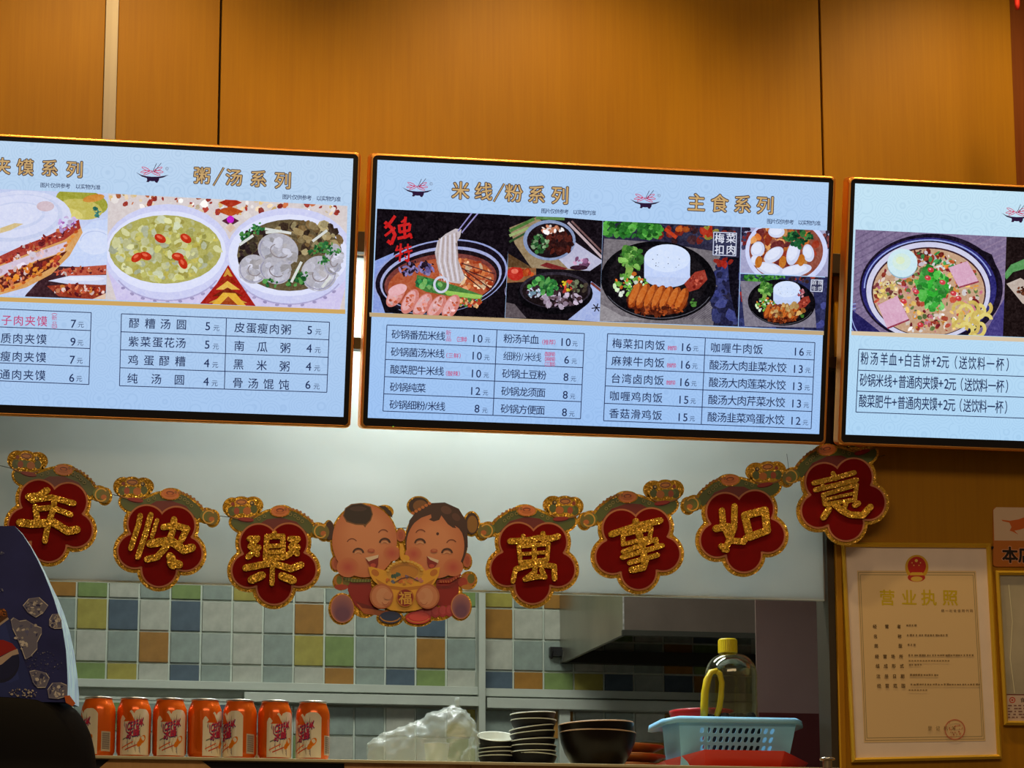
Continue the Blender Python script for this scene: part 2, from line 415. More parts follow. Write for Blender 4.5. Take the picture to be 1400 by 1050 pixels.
tr = MB().box((xtrim0, -0.006, ZTOP), (xtrim1, 0.012, ROOM_H)).build('metal_strip', M_ALU, wf, bevel=0.001)
wr = structbox('wall_right_of_opening', (XR+0.004, 0.012, 0), (4, 0.08, ZTOP), M_SEAM)
wr.name = 'wall_service'; WO['wall_service'] = WO['wall_right_of_opening']
panel(XR+0.018, 4.0, 0, ZTOP-0.0, parent=wr)
# jamb trim of the opening: clear-edged channel, dark gap, lighter wooden lip
jm = MB().box((XR-0.010, 0.004, ZC), (XR+0.004, 0.09, ZTOP)).build('trim_1', M_DARKMETAL, kind='structure')
lip = MB().box((XR+0.005, -0.006, ZC-0.2), (XR+0.0175, 0.012, P(1145, 743, 0).z)).build('trim_2', M_WOOD, kind='structure', bevel=0.002)

# counter with its front boards
xL = -2.4; xRc = XR+0.0
counter = empty('counter', (0.6, 0.2, 0), 'long serving counter with a thin metal-edged top and wooden front boards', 'counter')
MB().box((xL, -0.022, ZC-0.006), (xRc, 0.50, ZC)).build('countertop', M_COUNTER, counter, bevel=0.001)
MB().box((xL, 0.0, 0.05), (xRc, 0.45, ZC-0.0065)).build('body', M_BLACK, counter)
fp = Plane((0, 0, 0))
cf = lambda pts: [fp.px(*q) for q in pts]
for pts, m_, lb in (([(153, 1036), (272, 1038.5), (300, 1060), (300, 1330), (125, 1330), (125, 1060)], M_LWOOD, 'pale wooden front board with slanted ends'),
                    ([(470, 1042), (642, 1044), (648, 1330), (476, 1330)], M_BWOOD, 'mottled brown front board'),
                    ([(643, 1044), (830, 1047), (838, 1330), (649, 1330)], M_BWOOD, None),
                    ([(831, 1047), (1117, 1052), (1128, 1330), (839, 1330)], M_LWOOD, None)):
    b = MB().prism(fp, cf(pts), 0.0005, 0.010).build('front_board', m_, counter)
    if lb: b['label'] = lb

# frosted glass sheet hanging in the upper half of the opening
zg0 = P(700, 810, 0.045).z; xg = P(1122, 700, 0.04).x
glass = empty('frosted_glass_panel', (0.2, 0.03, zg0), 'large frosted pale glass sheet hanging behind the lucky garland', 'glass panel')
MB().box((-2.4, 0.030, zg0), (xg, 0.040, ZTOP+0.02)).build('pane', M_FROST, glass)
M_EDGE = mat('polished_glass_edge', (0.75, 0.85, 0.83), 0.1, 0.0, coat=1)
MB().box((-2.4, 0.0285, zg0-0.003), (xg, 0.0415, zg0)).build('bottom_edge', M_EDGE, glass)
MB().box((xg, 0.028, zg0-0.003), (xg+0.008, 0.042, ZTOP+0.02)).build('side_channel', mat('pale_green_edge', (0.52, 0.62, 0.48), 0.2), glass)
MB().box((xg+0.008, 0.026, zg0-0.003), (XR-0.011, 0.044, ZTOP+0.02)).build('side_channel', M_ALU, glass)

# ------------------------------------------------------------------ kitchen wall, its tiles one by one
YW = 2.6
wb = structbox('wall_back', (-2.5, YW, 0), (4, YW+0.1, ROOM_H), M_GROUT)
TC = {'g': (0.20, 0.28, 0.10), 'y': (0.36, 0.31, 0.07), 'n': (0.085, 0.12, 0.16), 'o': (0.34, 0.165, 0.035),
      'b': (0.27, 0.325, 0.295), 'w': (0.45, 0.46, 0.40), 'l': (0.35, 0.395, 0.36)}
def tile_mat(k, c):
    m = mat('tile_'+{'g': 'green', 'y': 'yellow', 'n': 'navy', 'o': 'ochre', 'b': 'sea_grey', 'w': 'light_grey', 'l': 'pale_blue'}[k], c, 0.32, 0, 0.16, 30, spec=0.3)
    return m
TM = {k: tile_mat(k, c) for k, c in TC.items()}
xcols = [P(x, 867, YW).x for x in (103.5, 147, 190.5, 233.4, 276.6, 319.5, 363, 405, 447, 489, 530.5, 572.5, 613.0)]
dx = (xcols[-1]-xcols[0])/12
X0 = P(103.5, 867, YW).x
XV0, XV1 = P(651, 870, YW).x, P(660, 870, YW).x
zrow = [P(400, y, YW).z for y in (824.5, 868, 911, 954)]
dz = (zrow[0]-zrow[2])/2
ZA = zrow[0]
left_rows = [  # top row first; first column is the one left of x=103 (only partly seen)
    'bwbwlnwgbwgwlb',
    'oogwbglyblwlbwg'[1:],
    'ybynwnwwlowbbnw'[1:],
    'gbwbobbwbygbwob'[1:],
    'lgywnbwbwoblngw'[1:],
]
left_rows = [  # columns: <103, 103..., up to 651 (14 columns)
    'bwbwlnwgbwgwlb',
    'ogwbgbybwblwbg',
    'bynwnwwlowbbnw',
    'bwboblwbygblob',
    'wgywnbwbwobngw',
    'lbgbwnblwbbwby',
    'wglwbbowgwlwwg',
]
right_rows = ['wbwoglwbn', 'yboglwbbo', 'owwbgwlnb', 'wbbwlbogw', 'nogynlnob', 'bwolbwobl', 'wgblwobwy']
tmesh = {}
def tile(x, z, w, h, k):
    key = (round(w, 4), round(h, 4))
    if key not in tmesh:
        b = MB(); e = 0.0015; d = 0.006
        b.add([(-w/2, 0, -h/2), (w/2, 0, -h/2), (w/2, 0, h/2), (-w/2, 0, h/2),
               (-w/2+e, -d, -h/2+e), (w/2-e, -d, -h/2+e), (w/2-e, -d, h/2-e), (-w/2+e, -d, h/2-e)],
              [(4, 5, 6, 7), (0, 1, 5, 4), (1, 2, 6, 5), (2, 3, 7, 6), (3, 0, 4, 7)])
        me = bpy.data.meshes.new('tile'); me.from_pydata(b.v, [], b.f); me.materials.append(TM['w']); tmesh[key] = me
    o = link('tile', tmesh[key], (x, YW, z), wb)
    o.rotation_euler = (random.uniform(-.006, .006), 0, random.uniform(-.006, .006))
    o.material_slots[0].link = 'OBJECT'; o.material_slots[0].material = TM[k]
pw = dx-0.0045; gap = 0.0045
def rows(table, xstart, xend, ncol):
    w = (xend-xstart)/ncol
    for r, rw in enumerate(table):
        # rows 0..3 above the rail, a low cut row 4, rows 5.. under it
        ztop = ZA+dz*(1-r+1) - 0
        for c in range(ncol):
            k = rw[c % len(rw)]; x = xstart+w*(c+0.5)
            if r <= 3: z1 = ZA+dz*(2-r-0); z0 = z1-dz
            elif r == 4: z1 = ZA-dz*2; z0 = z1-dz*0.60
            else: z1 = ZA-dz*3.22-(r-5)*dz*0.93; z0 = z1-dz*0.93
            tile(x, (z0+z1)/2, w-gap, (z1-z0)-gap, k)
rows(left_rows, X0-dx, XV0, 14)
rows([q[5:]+q[:5] for q in left_rows], X0-dx*9, X0-dx, 8)
wr_ = (P(736.8, 867, YW).x-P(695.5, 867, YW).x)
rows(right_rows, XV1, XV1+wr_*9, 9)
# trims of the tiled wall
tw = empty('tile_wall_rails', (0.9, YW, P(500, 950, YW).z-0.05), 'pale metal strips crossing the tiled kitchen wall', 'rail')
zs1 = ZA-dz*2.60; zr = [P(400, y, YW).z for y in (938, 946.5, 951, 963)]
MB().box((-2.4, YW-0.03, zr[1]), (XV0, YW-0.007, zr[0]+0.005)).build('rail', M_RAIL, tw, bevel=0.001)
MB().box((XV1, YW-0.03, zr[1]-0.003), (4, YW-0.007, zr[0]+0.002)).build('rail', M_RAIL, tw, bevel=0.001)
MB().box((P(332, 950, YW).x, YW-0.045, zr[3]), (XV0+0.001, YW-0.007, zr[2]+0.002)).build('rail', M_RAIL, tw, bevel=0.001)
MB().box((XV1+0.005, YW-0.045, zr[3]-0.004), (4, YW-0.007, zr[2])).build('rail', M_RAIL, tw, bevel=0.001)
MB().box((-2.4, YW-0.06, zr[3]-0.004), (P(330, 950, YW).x, YW-0.045, zr[3]+0.004)).build('rail', M_RAIL, tw, bevel=0.001)
MB().box((XV0, YW-0.048, 1.2), (XV1, YW-0.007, 2.9)).build('upright', M_RAIL, tw, bevel=0.001)
MB().box((P(762, 1000, YW).x, YW-0.03, 1.2), (P(777, 1000, YW).x, YW-0.007, zr[3]-0.004)).build('upright', M_RAIL, tw, bevel=0.001)

# range hood
hx0 = P(765, 908, YW).x; hzb = P(765, 908, YW).z; hyf = 2.0
hxf = P(852, 871, hyf).x; hx1 = P(1045, 873, hyf).x+0.5
hood = empty('range_hood', (hx0+0.4, 2.3, hzb), 'big greasy stainless range hood over the kitchen tiles', 'range hood')
zt = 2.75
MB().add([(hx0, YW-0.008, hzb), (hxf, hyf, hzb), (hxf, hyf, zt), (hx0, YW-0.008, zt), (hx0+.01, YW-0.008, hzb), (hxf+.01, hyf+.01, hzb), (hxf+.01, hyf+.01, zt), (hx0+.01, YW-0.008, zt)],
         [(0, 1, 2, 3), (7, 6, 5, 4), (0, 4, 5, 1), (3, 2, 6, 7)]).build('side_panel', M_STEEL, hood)
MB().box((hxf, hyf, hzb+0.0), (hx1, hyf+0.01, zt)).build('front_panel', mat('warm_dull_steel', (0.30, 0.25, 0.21), 0.36, 0.8, 0.2, 5), hood)
M_WELD = mat('bright_weld', (0.75, 0.75, 0.68), 0.3, 0.6, 0.5, 60)
MB().box((hxf-0.001, hyf-0.002, hzb), (hxf+0.003, hyf, zt)).build('corner_seam', M_WELD, hood)
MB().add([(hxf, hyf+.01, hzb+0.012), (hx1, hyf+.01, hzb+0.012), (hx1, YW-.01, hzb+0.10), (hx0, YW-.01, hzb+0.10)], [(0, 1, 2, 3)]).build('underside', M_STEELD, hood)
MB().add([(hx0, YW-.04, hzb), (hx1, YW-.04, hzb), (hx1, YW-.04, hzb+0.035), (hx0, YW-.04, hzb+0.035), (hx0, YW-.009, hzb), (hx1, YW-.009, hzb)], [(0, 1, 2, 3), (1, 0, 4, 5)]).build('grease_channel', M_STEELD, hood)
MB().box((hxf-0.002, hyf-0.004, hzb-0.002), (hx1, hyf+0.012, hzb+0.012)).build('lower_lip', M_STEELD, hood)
hk = MB(); a = P(752, 893, YW)
hk.box((a.x-0.005, YW-0.03, a.z-0.012), (a.x+0.03, YW-0.007, a.z+0.014)).tube([(a.x, YW-0.03, a.z-0.01), (a.x-0.004, YW-0.045, a.z-0.02), (a.x-0.002, YW-0.05, a.z)], 0.003)
hk.build('wall_hook', M_BLACK, label='small black wall hook on the tiles left of the range hood', category='hook')

# tall steel cabinet at the right of the kitchen
ysc = 0.95; sx0 = P(1034, 900, ysc).x
cab = empty('steel_partition', (sx0+0.5, ysc+0.01, 0), 'rosy stainless partition panel behind the oil bottle, its lower red reflection painted in maroon', 'partition')
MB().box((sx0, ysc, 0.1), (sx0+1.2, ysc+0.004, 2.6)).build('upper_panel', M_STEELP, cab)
MB().box((sx0+0.002, ysc-0.004, 0.1), (sx0+1.19, ysc, P(1080, 975, ysc).z)).build('reflection_sheet', mat('maroon_reflection', (0.12, 0.028, 0.028), 0.3, 0.2), cab, bevel=0.001)  # maroon sheet painted in for the red basin's reflection in the steel

# ================================================================== MENU SCREENS
TAU = math.radians(13)
tvp = Plane(P(492, 586, -0.10), TAU)
TW, TH = 0.937, 0.5375
INK = (38, 52, 92); REDINK = (190, 70, 120); BLK = (16, 14, 20)
def tv(name, a0, label, tint, hz=0.0):
    pl = Plane(tvp.w(a0, hz, 0), TAU)
    c = pl.w(TW/2, 0, -0.04)
    root = empty(name, c, label, 'menu screen', 'menu screens hanging over the counter')
    def rr(x0, y0, x1, y1, r, n=4):
        pts = []
        for cx, cy, s0 in ((x1-r, y1-r, 0), (x0+r, y1-r, 90), (x0+r, y0+r, 180), (x1-r, y0+r, 270)):
            for i in range(n+1):
                t = math.radians(s0+90*i/n); pts.append((cx+r*math.cos(t), cy+r*math.sin(t)))
        return pts
    # bronze shell as a ring with a flange, black bezel inside, display recessed
    o = rr(0, 0, TW, TH, 0.010); i1 = rr(0.0055, 0.0055, TW-0.0055, TH-0.0055, 0.006)
    n = len(o); b = MB()
    cxm, cym = TW/2, TH/2
    ins = lambda q, d: (q[0]+(d if q[0] < cxm else -d), q[1]+(d if q[1] < cym else -d))
    prof = [(-0.0006, -0.034), (0, -0.020), (0, -0.004), (0.0006, -0.0015), (0.0018, 0.0005), (0.0034, 0.0016), (0.0050, 0.0018)]
    v = []
    for d, h in prof: v += [pl.w(*ins(q, d), h) for q in o]
    v += [pl.w(*q, 0.0016) for q in i1]+[pl.w(*q, -0.004) for q in i1]
    f = []
    for L in range(len(prof)+1):
        f += [(L*n+k, L*n+(k+1) % n, (L+1)*n+(k+1) % n, (L+1)*n+k) for k in range(n)]
    f.append(list(range(n-1, -1, -1)))
    b.add(v, f); b.build('frame', M_COPPER, root)
    MB().prism(pl, i1, -0.03, 0.0).build('bezel', M_BLACK, root)
    MB().prism(pl, rr(0.10, 0.06, TW-0.10, TH-0.10, 0.03), -0.055, -0.034).build('back_cover', M_BLACK, root)
    return root, pl
T2, pl2 = tv('menu_screen', 0.0, 'middle menu screen with the red calligraphy noodle pot picture', None)
T1, pl1 = tv('menu_screen', -0.955, 'left menu screen cut by the photo edge, showing porridge and soup bowls', None)
T3, pl3 = tv('menu_screen', 0.962, 'right menu screen with one big pot picture and three long price lines', None, 0.001)
SC1 = screen_mat('screen_backlight_left', lin((180, 208, 240)))
SC2 = screen_mat('screen_backlight_middle', lin((170, 203, 243)))
SC3 = screen_mat('screen_backlight_right', lin((188, 222, 245)))

def bg(pl, pts, parent, m, h): return MB().add([pl.w(*pl.px(*q), h) for q in pts[::-1]], [list(range(len(pts)))]).build('display', m, parent)
def uvrect(pl, x0, y0, x1, y1, h, parent, m):
    return MB().add([pl.w(x0, y0, h), pl.w(x1, y0, h), pl.w(x1, y1, h), pl.w(x0, y1, h)], [(0, 1, 2, 3)]).build('display', m, parent)
SB0, SB1 = 0.0215, 0.5235
D1, D2, D3 = [uvrect(pl, 0.0145, SB0, TW-0.0150, SB1, 0.0002, T, m) for T, pl, m in ((T1, pl1, SC1), (T2, pl2, SC2), (T3, pl3, SC3))]
pr = Print(pl2, 0.0005); pr.ell(537.5, 583.5, 1.0, 1.0, (120, 220, 60), n=10); pr.build('power_light', M_PEMIT, T2)

def logo(pr, cx, cy, w, slope=0.047):
    k = w/245.0
    def q(x, y): return (cx+(x-122)*k, cy+(y-75)*k+slope*(x-122)*k)
    D = (45, 25, 55); R_ = (205, 45, 95)
    for (x, y, rx, ry, ro) in ((75, 50, 32, 8, 25), (70, 70, 34, 7, -8), (90, 78, 34, 7, -25), (165, 48, 34, 8, -25), (170, 66, 34, 8, 5), (150, 82, 34, 7, 22)):
        c = q(x, y); pr.arc(c[0], c[1], rx*k, ry*k, 0, 360, 5*k, R_, rot=ro, n=16)
    pr.line([q(125, 70), q(155, 5)], 4*k, D); pr.line([q(135, 72), q(190, 0)], 4*k, D)
    pr.poly([q(0, 78), q(40, 96), (q(80, 104)), q(120, 106), q(170, 103), q(205, 96), q(245, 86), q(205, 108), q(175, 115), q(172, 130), q(160, 150), q(148, 148), q(140, 138), q(122, 140), q(105, 138), q(95, 148), q(78, 146), q(85, 132), q(82, 118), q(45, 108)], D)
    c = q(232, 40); pr.arc(c[0], c[1], 11*k, 11*k, 0, 360, 3*k, (120, 130, 150)); pr.glyph('R', c[0], c[1], 16*k, (120, 130, 150))
def heading(pr, items, size):
    for col, bold, wd in (((70, 52, 60), 0.058, 3.2), ((200, 165, 110), 0.012, 1.2)):
        pr.h += 0.00015
        for ch, x, y in items:
            if ch == '/': pr.line([(x-7.0, y+13), (x+7.5, y-12)], wd, col)
            else: pr.glyph(ch, x, y, size, col, bold=bold)
NOTE = '图片仅供参考 以实物为准'
def table(pr, TL, TR, BL, BR, nrow, dT=None, dB=None, w=1.1):
    c = (34, 46, 88); L = lambda a, b, t: (a[0]+(b[0]-a[0])*t, a[1]+(b[1]-a[1])*t)
    for i in range(nrow+1): pr.line([L(TL, BL, i/nrow), L(TR, BR, i/nrow)], w, c)
    pr.line([TL, BL], w, c); pr.line([TR, BR], w, c)
    if dT: pr.line([dT, dB], w, c)
def num(pr, t, x, y, size=16, col=INK):
    n = len(t)
    for i, ch in enumerate(t): pr.glyph(ch, x+(i-(n-1)/2)*size*0.56, y+0.02*i*size, size, col, bold=0.008)
def yuan(pr, x, y, size=9): pr.glyph('元', x, y, size, INK)

# ---- right menu columns of every screen
# left screen
pr = Print(pl1, 0.0010); heading(pr, [('夹', 3, 227), ('馍', 34.4, 228.7), ('系', 68, 229.8), ('列', 102, 231.6)], 24); pr.build('heading', M_PEMIT, D1)
pr = Print(pl1, 0.0010); heading(pr, [('粥', 276.2, 239.9), ('/', 298.5, 241), ('汤', 319.9, 242.6), ('系', 353.3, 244.5), ('列', 386.7, 246.6)], 24); pr.build('heading', M_PEMIT, D1)
pr = Print(pl1, 0.0010); pr.text(NOTE, 58.5, 134, 253, 7.4, INK, slope=0.04); pr.build('small_print', M_PEMIT, D1); pr = Print(pl1, 0.0010); pr.text(NOTE, 389.5, 462.5, 269, 7.4, INK, slope=0.045)
pr.build('small_print', M_PEMIT, D1)
pr = Print(pl1, 0.0010); logo(pr, 208, 236, 45); pr.build('logo', M_PEMIT, D1)
pr = Print(pl1, 0.0010)
table(pr, (-60, 420), (124.8, 427.4), (-64, 518), (121.4, 525.7), 4)
table(pr, (166, 429), (450.5, 440.5), (163.3, 527.4), (446.7, 536.4), 4, (309.5, 435), (306.7, 532))
for i, (t, pz) in enumerate((('子肉夹馍', '7'), ('质肉夹馍', '9'), ('瘦肉夹馍', '7'), ('通肉夹馍', '6'))):
    y = 437.6+i*24.7; xo = -i*0.8
    pr.text(t, 9+xo, 57.5+xo, y, 15, REDINK if i == 0 else INK, slope=0.03)
    num(pr, pz, 100.5+xo, 442.4+i*24.6, 16); yuan(pr, 110.5+xo, 443.8+i*24.6)
pr.glyph('新', 74.3, 434.3, 8, REDINK); pr.glyph('品', 74.3, 443, 8, REDINK)
pr.arc(74.3, 431, 4, 2.5, 200, 340, 0.8, REDINK); pr.arc(74.3, 446, 4, 2.5, 20, 160, 0.8, REDINK)
for i, (t, xx, pz) in enumerate((('醪糟汤圆', (183.3, 205.2, 226.2, 248), '5'), ('紫菜蛋花汤', (182.6, 199, 215.5, 231.4, 247), '5'), ('鸡蛋醪糟', (182.1, 203.6, 224.5, 246.4), '4'), ('纯汤圆', (181, 213.6, 245.2), '4'))):
    y = 441.7+i*25.2
    for ch, x in zip(t, xx): pr.glyph(ch, x, y+(x-183)*0.03, 15, INK, bold=0.008)
    num(pr, pz, 284-i*0.8, 445.7+i*25.2, 16); yuan(pr, 295.7-i*0.8, 448.3+i*25.2, 9)
for i, (t, xx, pz) in enumerate((('皮蛋瘦肉粥', (327.6, 343.6, 359, 375, 391), '5'), ('南瓜粥', (327, 358.6, 390), '4'), ('黑米粥', (326, 357.6, 389), '4'), ('骨汤馄饨', (325, 346, 367, 388), '6'))):
    y = 447.6+i*25.2
    for ch, x in zip(t, xx): pr.glyph(ch, x, y+(x-327)*0.045, 15, INK, bold=0.008)
    num(pr, pz, 423.3-i*0.8, 451+i*24.9, 16); yuan(pr, 435-i*0.8, 453.5+i*24.9, 9)
pr.build('price_table', M_PEMIT, D1)

# middle screen
pr = Print(pl2, 0.0010)
pr = Print(pl2, 0.0010); heading(pr, [('米', 629.6, 260.4), ('线', 661, 261.6), ('/', 681.8, 263), ('粉', 702.5, 264), ('系', 733.6, 265.8), ('列', 765.6, 267)], 25); pr.build('heading', M_PEMIT, D2)
pr = Print(pl2, 0.0010); heading(pr, [('主', 952, 276.8), ('食', 983.6, 278), ('系', 1015, 279.4), ('列', 1046, 280.6)], 25); pr.build('heading', M_PEMIT, D2)
pr = Print(pl2, 0.0010); pr.text(NOTE, 743, 811.5, 288.3, 7, INK, slope=0.04); pr.build('small_print', M_PEMIT, D2); pr = Print(pl2, 0.0010); pr.text(NOTE, 1051.5, 1118.5, 302.5, 7, INK, slope=0.04)
pr.build('small_print', M_PEMIT, D2)
pr = Print(pl2, 0.0010); logo(pr, 570.5, 256.5, 42); pr.build('logo', M_PEMIT, D2)
pr = Print(pl2, 0.0010); logo(pr, 881.8, 272.5, 42); pr.build('logo', M_PEMIT, D2)
pr = Print(pl2, 0.0010)
table(pr, (528.9, 444.3), (798.9, 456), (523.5, 562), (793.5, 572.5), 5, (679.4, 450.8), (673.8, 567.6))
table(pr, (830.6, 456.2), (1114, 468.4), (825, 575.2), (1108.7, 586.1), 5, (964.2, 462.3), (958.6, 580.6))
Lk = [('砂锅番茄米线', 541.5, '10', 652, 462.5), ('砂锅菌汤米线', 540.5, '10', 651, 486), ('酸菜肥牛米线', 539.6, '10', 650, 510.3), ('砂锅纯菜', 539.2, '12', 649, 534.2), ('砂锅细粉/米线', 538.6, '8', 652, 558.4)]
for i, (t, x0, pz, xp, yp) in enumerate(Lk):
    n = len(t)
    if n == 7:
        for ch, x in zip(t, (538.6, 550.7, 562.9, 575, 582.6, 590.6, 602.4)): pr.glyph(ch, x, 457+i*24+(x-x0)*0.04, 13.2, INK, bold=0.008)
    else: pr.text(t, x0, x0+12.2*(n-1), 457+i*24, 13.2, INK, slope=0.04)
    num(pr, pz, xp, yp, 15); yuan(pr, 666.5-i*1.0, 464.8+i*24, 8)
for t, x0, x1, y in (('（三鲜）', 623, 639.5, 463.7), ('（三鲜）', 608.5, 631, 486), ('（酸辣）', 608, 630, 510.5)): pr.text(t, x0, x1, y, 7.5, REDINK, slope=0.02)
pr.glyph('新', 613, 455, 8, REDINK); pr.glyph('品', 613, 463, 8, REDINK)
Rk = [('粉汤羊血', 694.5, '10', 772.4, 467.4), ('细粉/米线', 694, '6', 774.5, 491.6), ('砂锅土豆粉', 692.5, '8', 773.5, 515.3), ('砂锅龙须面', 691.3, '8', 772.5, 539.6), ('砂锅方便面', 690.5, '8', 771.4, 563.4)]
for i, (t, x0, pz, xp, yp) in enumerate(Rk):
    n = len(t)
    if i == 1:
        for ch, x in zip(t, (694, 706, 713.5, 722.5, 733.8)): pr.glyph(ch, x, 486.8+(x-694)*0.04, 13.2, INK)
    else: pr.text(t, x0, x0+12*(n-1), 462.8+i*24, 13.2, INK, slope=0.04)
    num(pr, pz, xp, yp, 15); yuan(pr, 785.8-i*1.1, 469.8+i*24, 8)
pr.text('（推荐）', 739.5, 760.5, 467.6, 7.5, REDINK, slope=0.02)
for k, t in enumerate(('（酸辣）', '（麻辣）', '（三鲜）')): pr.text(t, 743, 760, 484+k*6.8, 6.8, REDINK, slope=0.02)
Lk = [('梅菜扣肉饭', 843.3, '16'), ('麻辣牛肉饭', 842.3, '16'), ('台湾卤肉饭', 841.5, '16'), ('咖喱鸡肉饭', 839.6, '15'), ('香菇滑鸡饭', 839, '15')]
for i, (t, x0, pz) in enumerate(Lk):
    pr.text(t, x0, x0+59, 469.4+i*23.9, 14, INK, slope=0.045)
    num(pr, pz, 937-i*1.2, 474.4+i*23.9, 15); yuan(pr, 950.6-i*1.2, 476.6+i*23.9, 8)
    if i < 3: pr.text('（推荐）', 911-i, 926-i, 475.8+i*23.6, 6.5, REDINK, slope=0.02)
Rk = [('咖喱牛肉饭', 977.6, 1035.8, '16'), ('酸汤大肉韭菜水饺', 975.9, 1068, '13'), ('酸汤大肉莲菜水饺', 975, 1067, '13'), ('酸汤大肉芹菜水饺', 974, 1066, '13'), ('酸汤韭菜鸡蛋水饺', 973, 1065, '12')]
for i, (t, x0, x1, pz) in enumerate(Rk):
    pr.text(t, x0, x1, 475.2+i*23.7, 14, INK, slope=0.04)
    num(pr, pz, 1091-i*1.2, 480.5+i*23.6, 15); yuan(pr, 1105-i*1.2, 482.4+i*23.8, 8)
pr.build('price_table', M_PEMIT, D2)

# right screen
pr = Print(pl3, 0.0010); logo(pr, 1389.5, 291.5, 42); pr.build('logo', M_PEMIT, D3)
pr = Print(pl3, 0.0010)
table(pr, (1174, 477.4), (1560, 492.5), (1170, 563.4), (1556, 577.5), 3)
pr.frame(1120, 420, 5)
K = '（送饮料一杯）'
for t, xs, y in (('粉汤羊血+白吉饼+2元（送饮料一杯）', (310, 375, 443, 503, 557, 607, 665, 730, 782, 817, 860, 915, 983, 1045, 1107, 1170, 1235, 1305), 348),
                 ('砂锅米线+普通肉夹馍+2元（送饮料一杯）', (303, 357, 412, 470, 517, 567, 622, 677, 732, 785, 830, 868, 908, 955, 1018, 1072, 1123, 1180, 1235, 1300), 497),
                 ('酸菜肥牛+普通肉夹馍+2元（送饮料一杯）', (297, 352, 408, 467, 512, 560, 615, 670, 725, 778, 824, 862, 902, 948, 1010, 1065, 1118, 1174, 1229, 1293), 640)):
    for ch, x in zip(t, xs):
        pr.glyph(ch, x, y+(x-300)*0.045, 92, INK, bold=0.008, sx=0.62 if ord(ch) > 0x2E00 else 0.75, sy=1.0)
pr.build('price_table', M_PEMIT, D3)

# ---- food pictures
def pic(pl, parent, clip, fn, name='food_picture', label=None, h=0.0004):
    p = Print(pl, h, 3e-6); p.clip = clip; fn(p); o = p.build(name, M_PIC, parent)
    if label: o['label'] = label
WH = (205, 212, 240)
def buns(p):
    RD = [(175, 60, 40), (130, 38, 38), (205, 120, 80), (215, 190, 185), (95, 28, 35), (190, 85, 60)]
    p.poly([(-70, 255), (150, 262), (148, 412), (-70, 405)], (196, 206, 238))
    p.ell(112, 276, 36, 18, (160, 160, 60), rot=12); p.ell(110, 286, 30, 14, (196, 186, 96), rot=8); p.ell(128, 271, 15, 5, (205, 140, 60), rot=-10); p.ell(100, 292, 14, 6, (215, 205, 120), rot=20)
    p.poly([(148, 299), (125, 303), (108, 316), (97, 340), (80, 364), (148, 368)], (200, 214, 246)); p.ell(130, 330, 24, 18, (212, 222, 248)); p.arc(130, 330, 20, 14, 180, 320, 1.2, (188, 200, 234))
    p.poly([(36, 402), (62, 374), (80, 364), (148, 366), (148, 412), (30, 411)], (62, 36, 42))
    p.poly([(72, 372), (95, 366), (148, 362), (148, 375), (95, 378)], (182, 84, 62)); p.blobs(44, 112, 370, 38, 5, 1.2, 4, RD, rot=-3, asp=0.3)
    p.poly([(66, 384), (95, 377), (148, 376), (148, 389), (110, 391)], (208, 214, 240)); p.ell(115, 381, 28, 3, (224, 228, 246))
    p.poly([(64, 391), (100, 388), (148, 390), (148, 399), (134, 410), (80, 405)], (150, 58, 38)); p.blobs(60, 108, 397, 38, 7, 1.2, 4.5, RD+[(205, 130, 60)], rot=3, asp=0.3)
    p.poly([(124, 410), (138, 404), (148, 399), (148, 411)], (222, 190, 165))
    p.ell(20, 302, 78, 41, (212, 217, 242), rot=-6); p.ell(22, 298, 64, 32, (200, 208, 236), rot=-6); p.ell(20, 296, 60, 29, (214, 219, 244), rot=-6); p.ell(20, 295, 42, 19, (202, 210, 238), rot=-6); p.ell(20, 294, 38, 16, (215, 220, 244), rot=-6)
    p.ell(62, 282, 12, 7, (210, 190, 200)); p.poly([(0, 312), (20, 305), (32, 306), (14, 315), (0, 319)], (212, 190, 140))
    p.poly([(-60, 412), (0, 403), (36, 393), (70, 375), (95, 350), (113, 318), (108, 303), (85, 312), (60, 326), (0, 350), (-60, 365)], (212, 158, 96))
    p.poly([(-60, 372), (0, 350), (28, 337), (60, 325), (90, 310), (108, 300), (110, 312), (88, 328), (50, 342), (0, 362), (-60, 385)], (165, 62, 52)); p.blobs(80, 52, 334, 62, 7, 1.3, 4.5, RD, rot=-25, asp=0.3)
    p.poly([(-60, 388), (0, 364), (50, 345), (92, 330), (88, 344), (50, 356), (0, 378), (-60, 400)], (212, 196, 216)); p.blobs(20, 45, 352, 50, 5, 1.5, 5, [(224, 214, 230), (200, 170, 186), (214, 180, 180)], rot=-22, asp=0.2)
    p.poly([(-60, 402), (0, 380), (50, 358), (92, 343), (74, 364), (42, 382), (0, 394), (-60, 409)], (96, 36, 30)); p.blobs(110, 28, 376, 62, 10, 1.3, 5, RD+[(220, 140, 50), (205, 110, 40)], rot=-22, asp=0.3)
    for k in range(22): t = k/21; p.ell(4+t*100, 397-t*20-60*t*t, 3.5, 2, (226, 150, 70) if k % 3 else (190, 90, 40), rot=-30, n=8)
    p.blobs(26, 92, 306, 13, 10, 1.2, 4, [(150, 90, 160), (190, 160, 215), (205, 190, 225)], rot=-40, asp=0.25)
    p.blobs(12, 132, 291, 5, 7, 1.5, 4, [(70, 140, 130), (50, 110, 100)], asp=0.3)
pic(pl1, D1, [(-60, 256), (148, 264.5), (144.5, 409.5), (-62, 402)], buns, label='printed picture of filled flat buns')
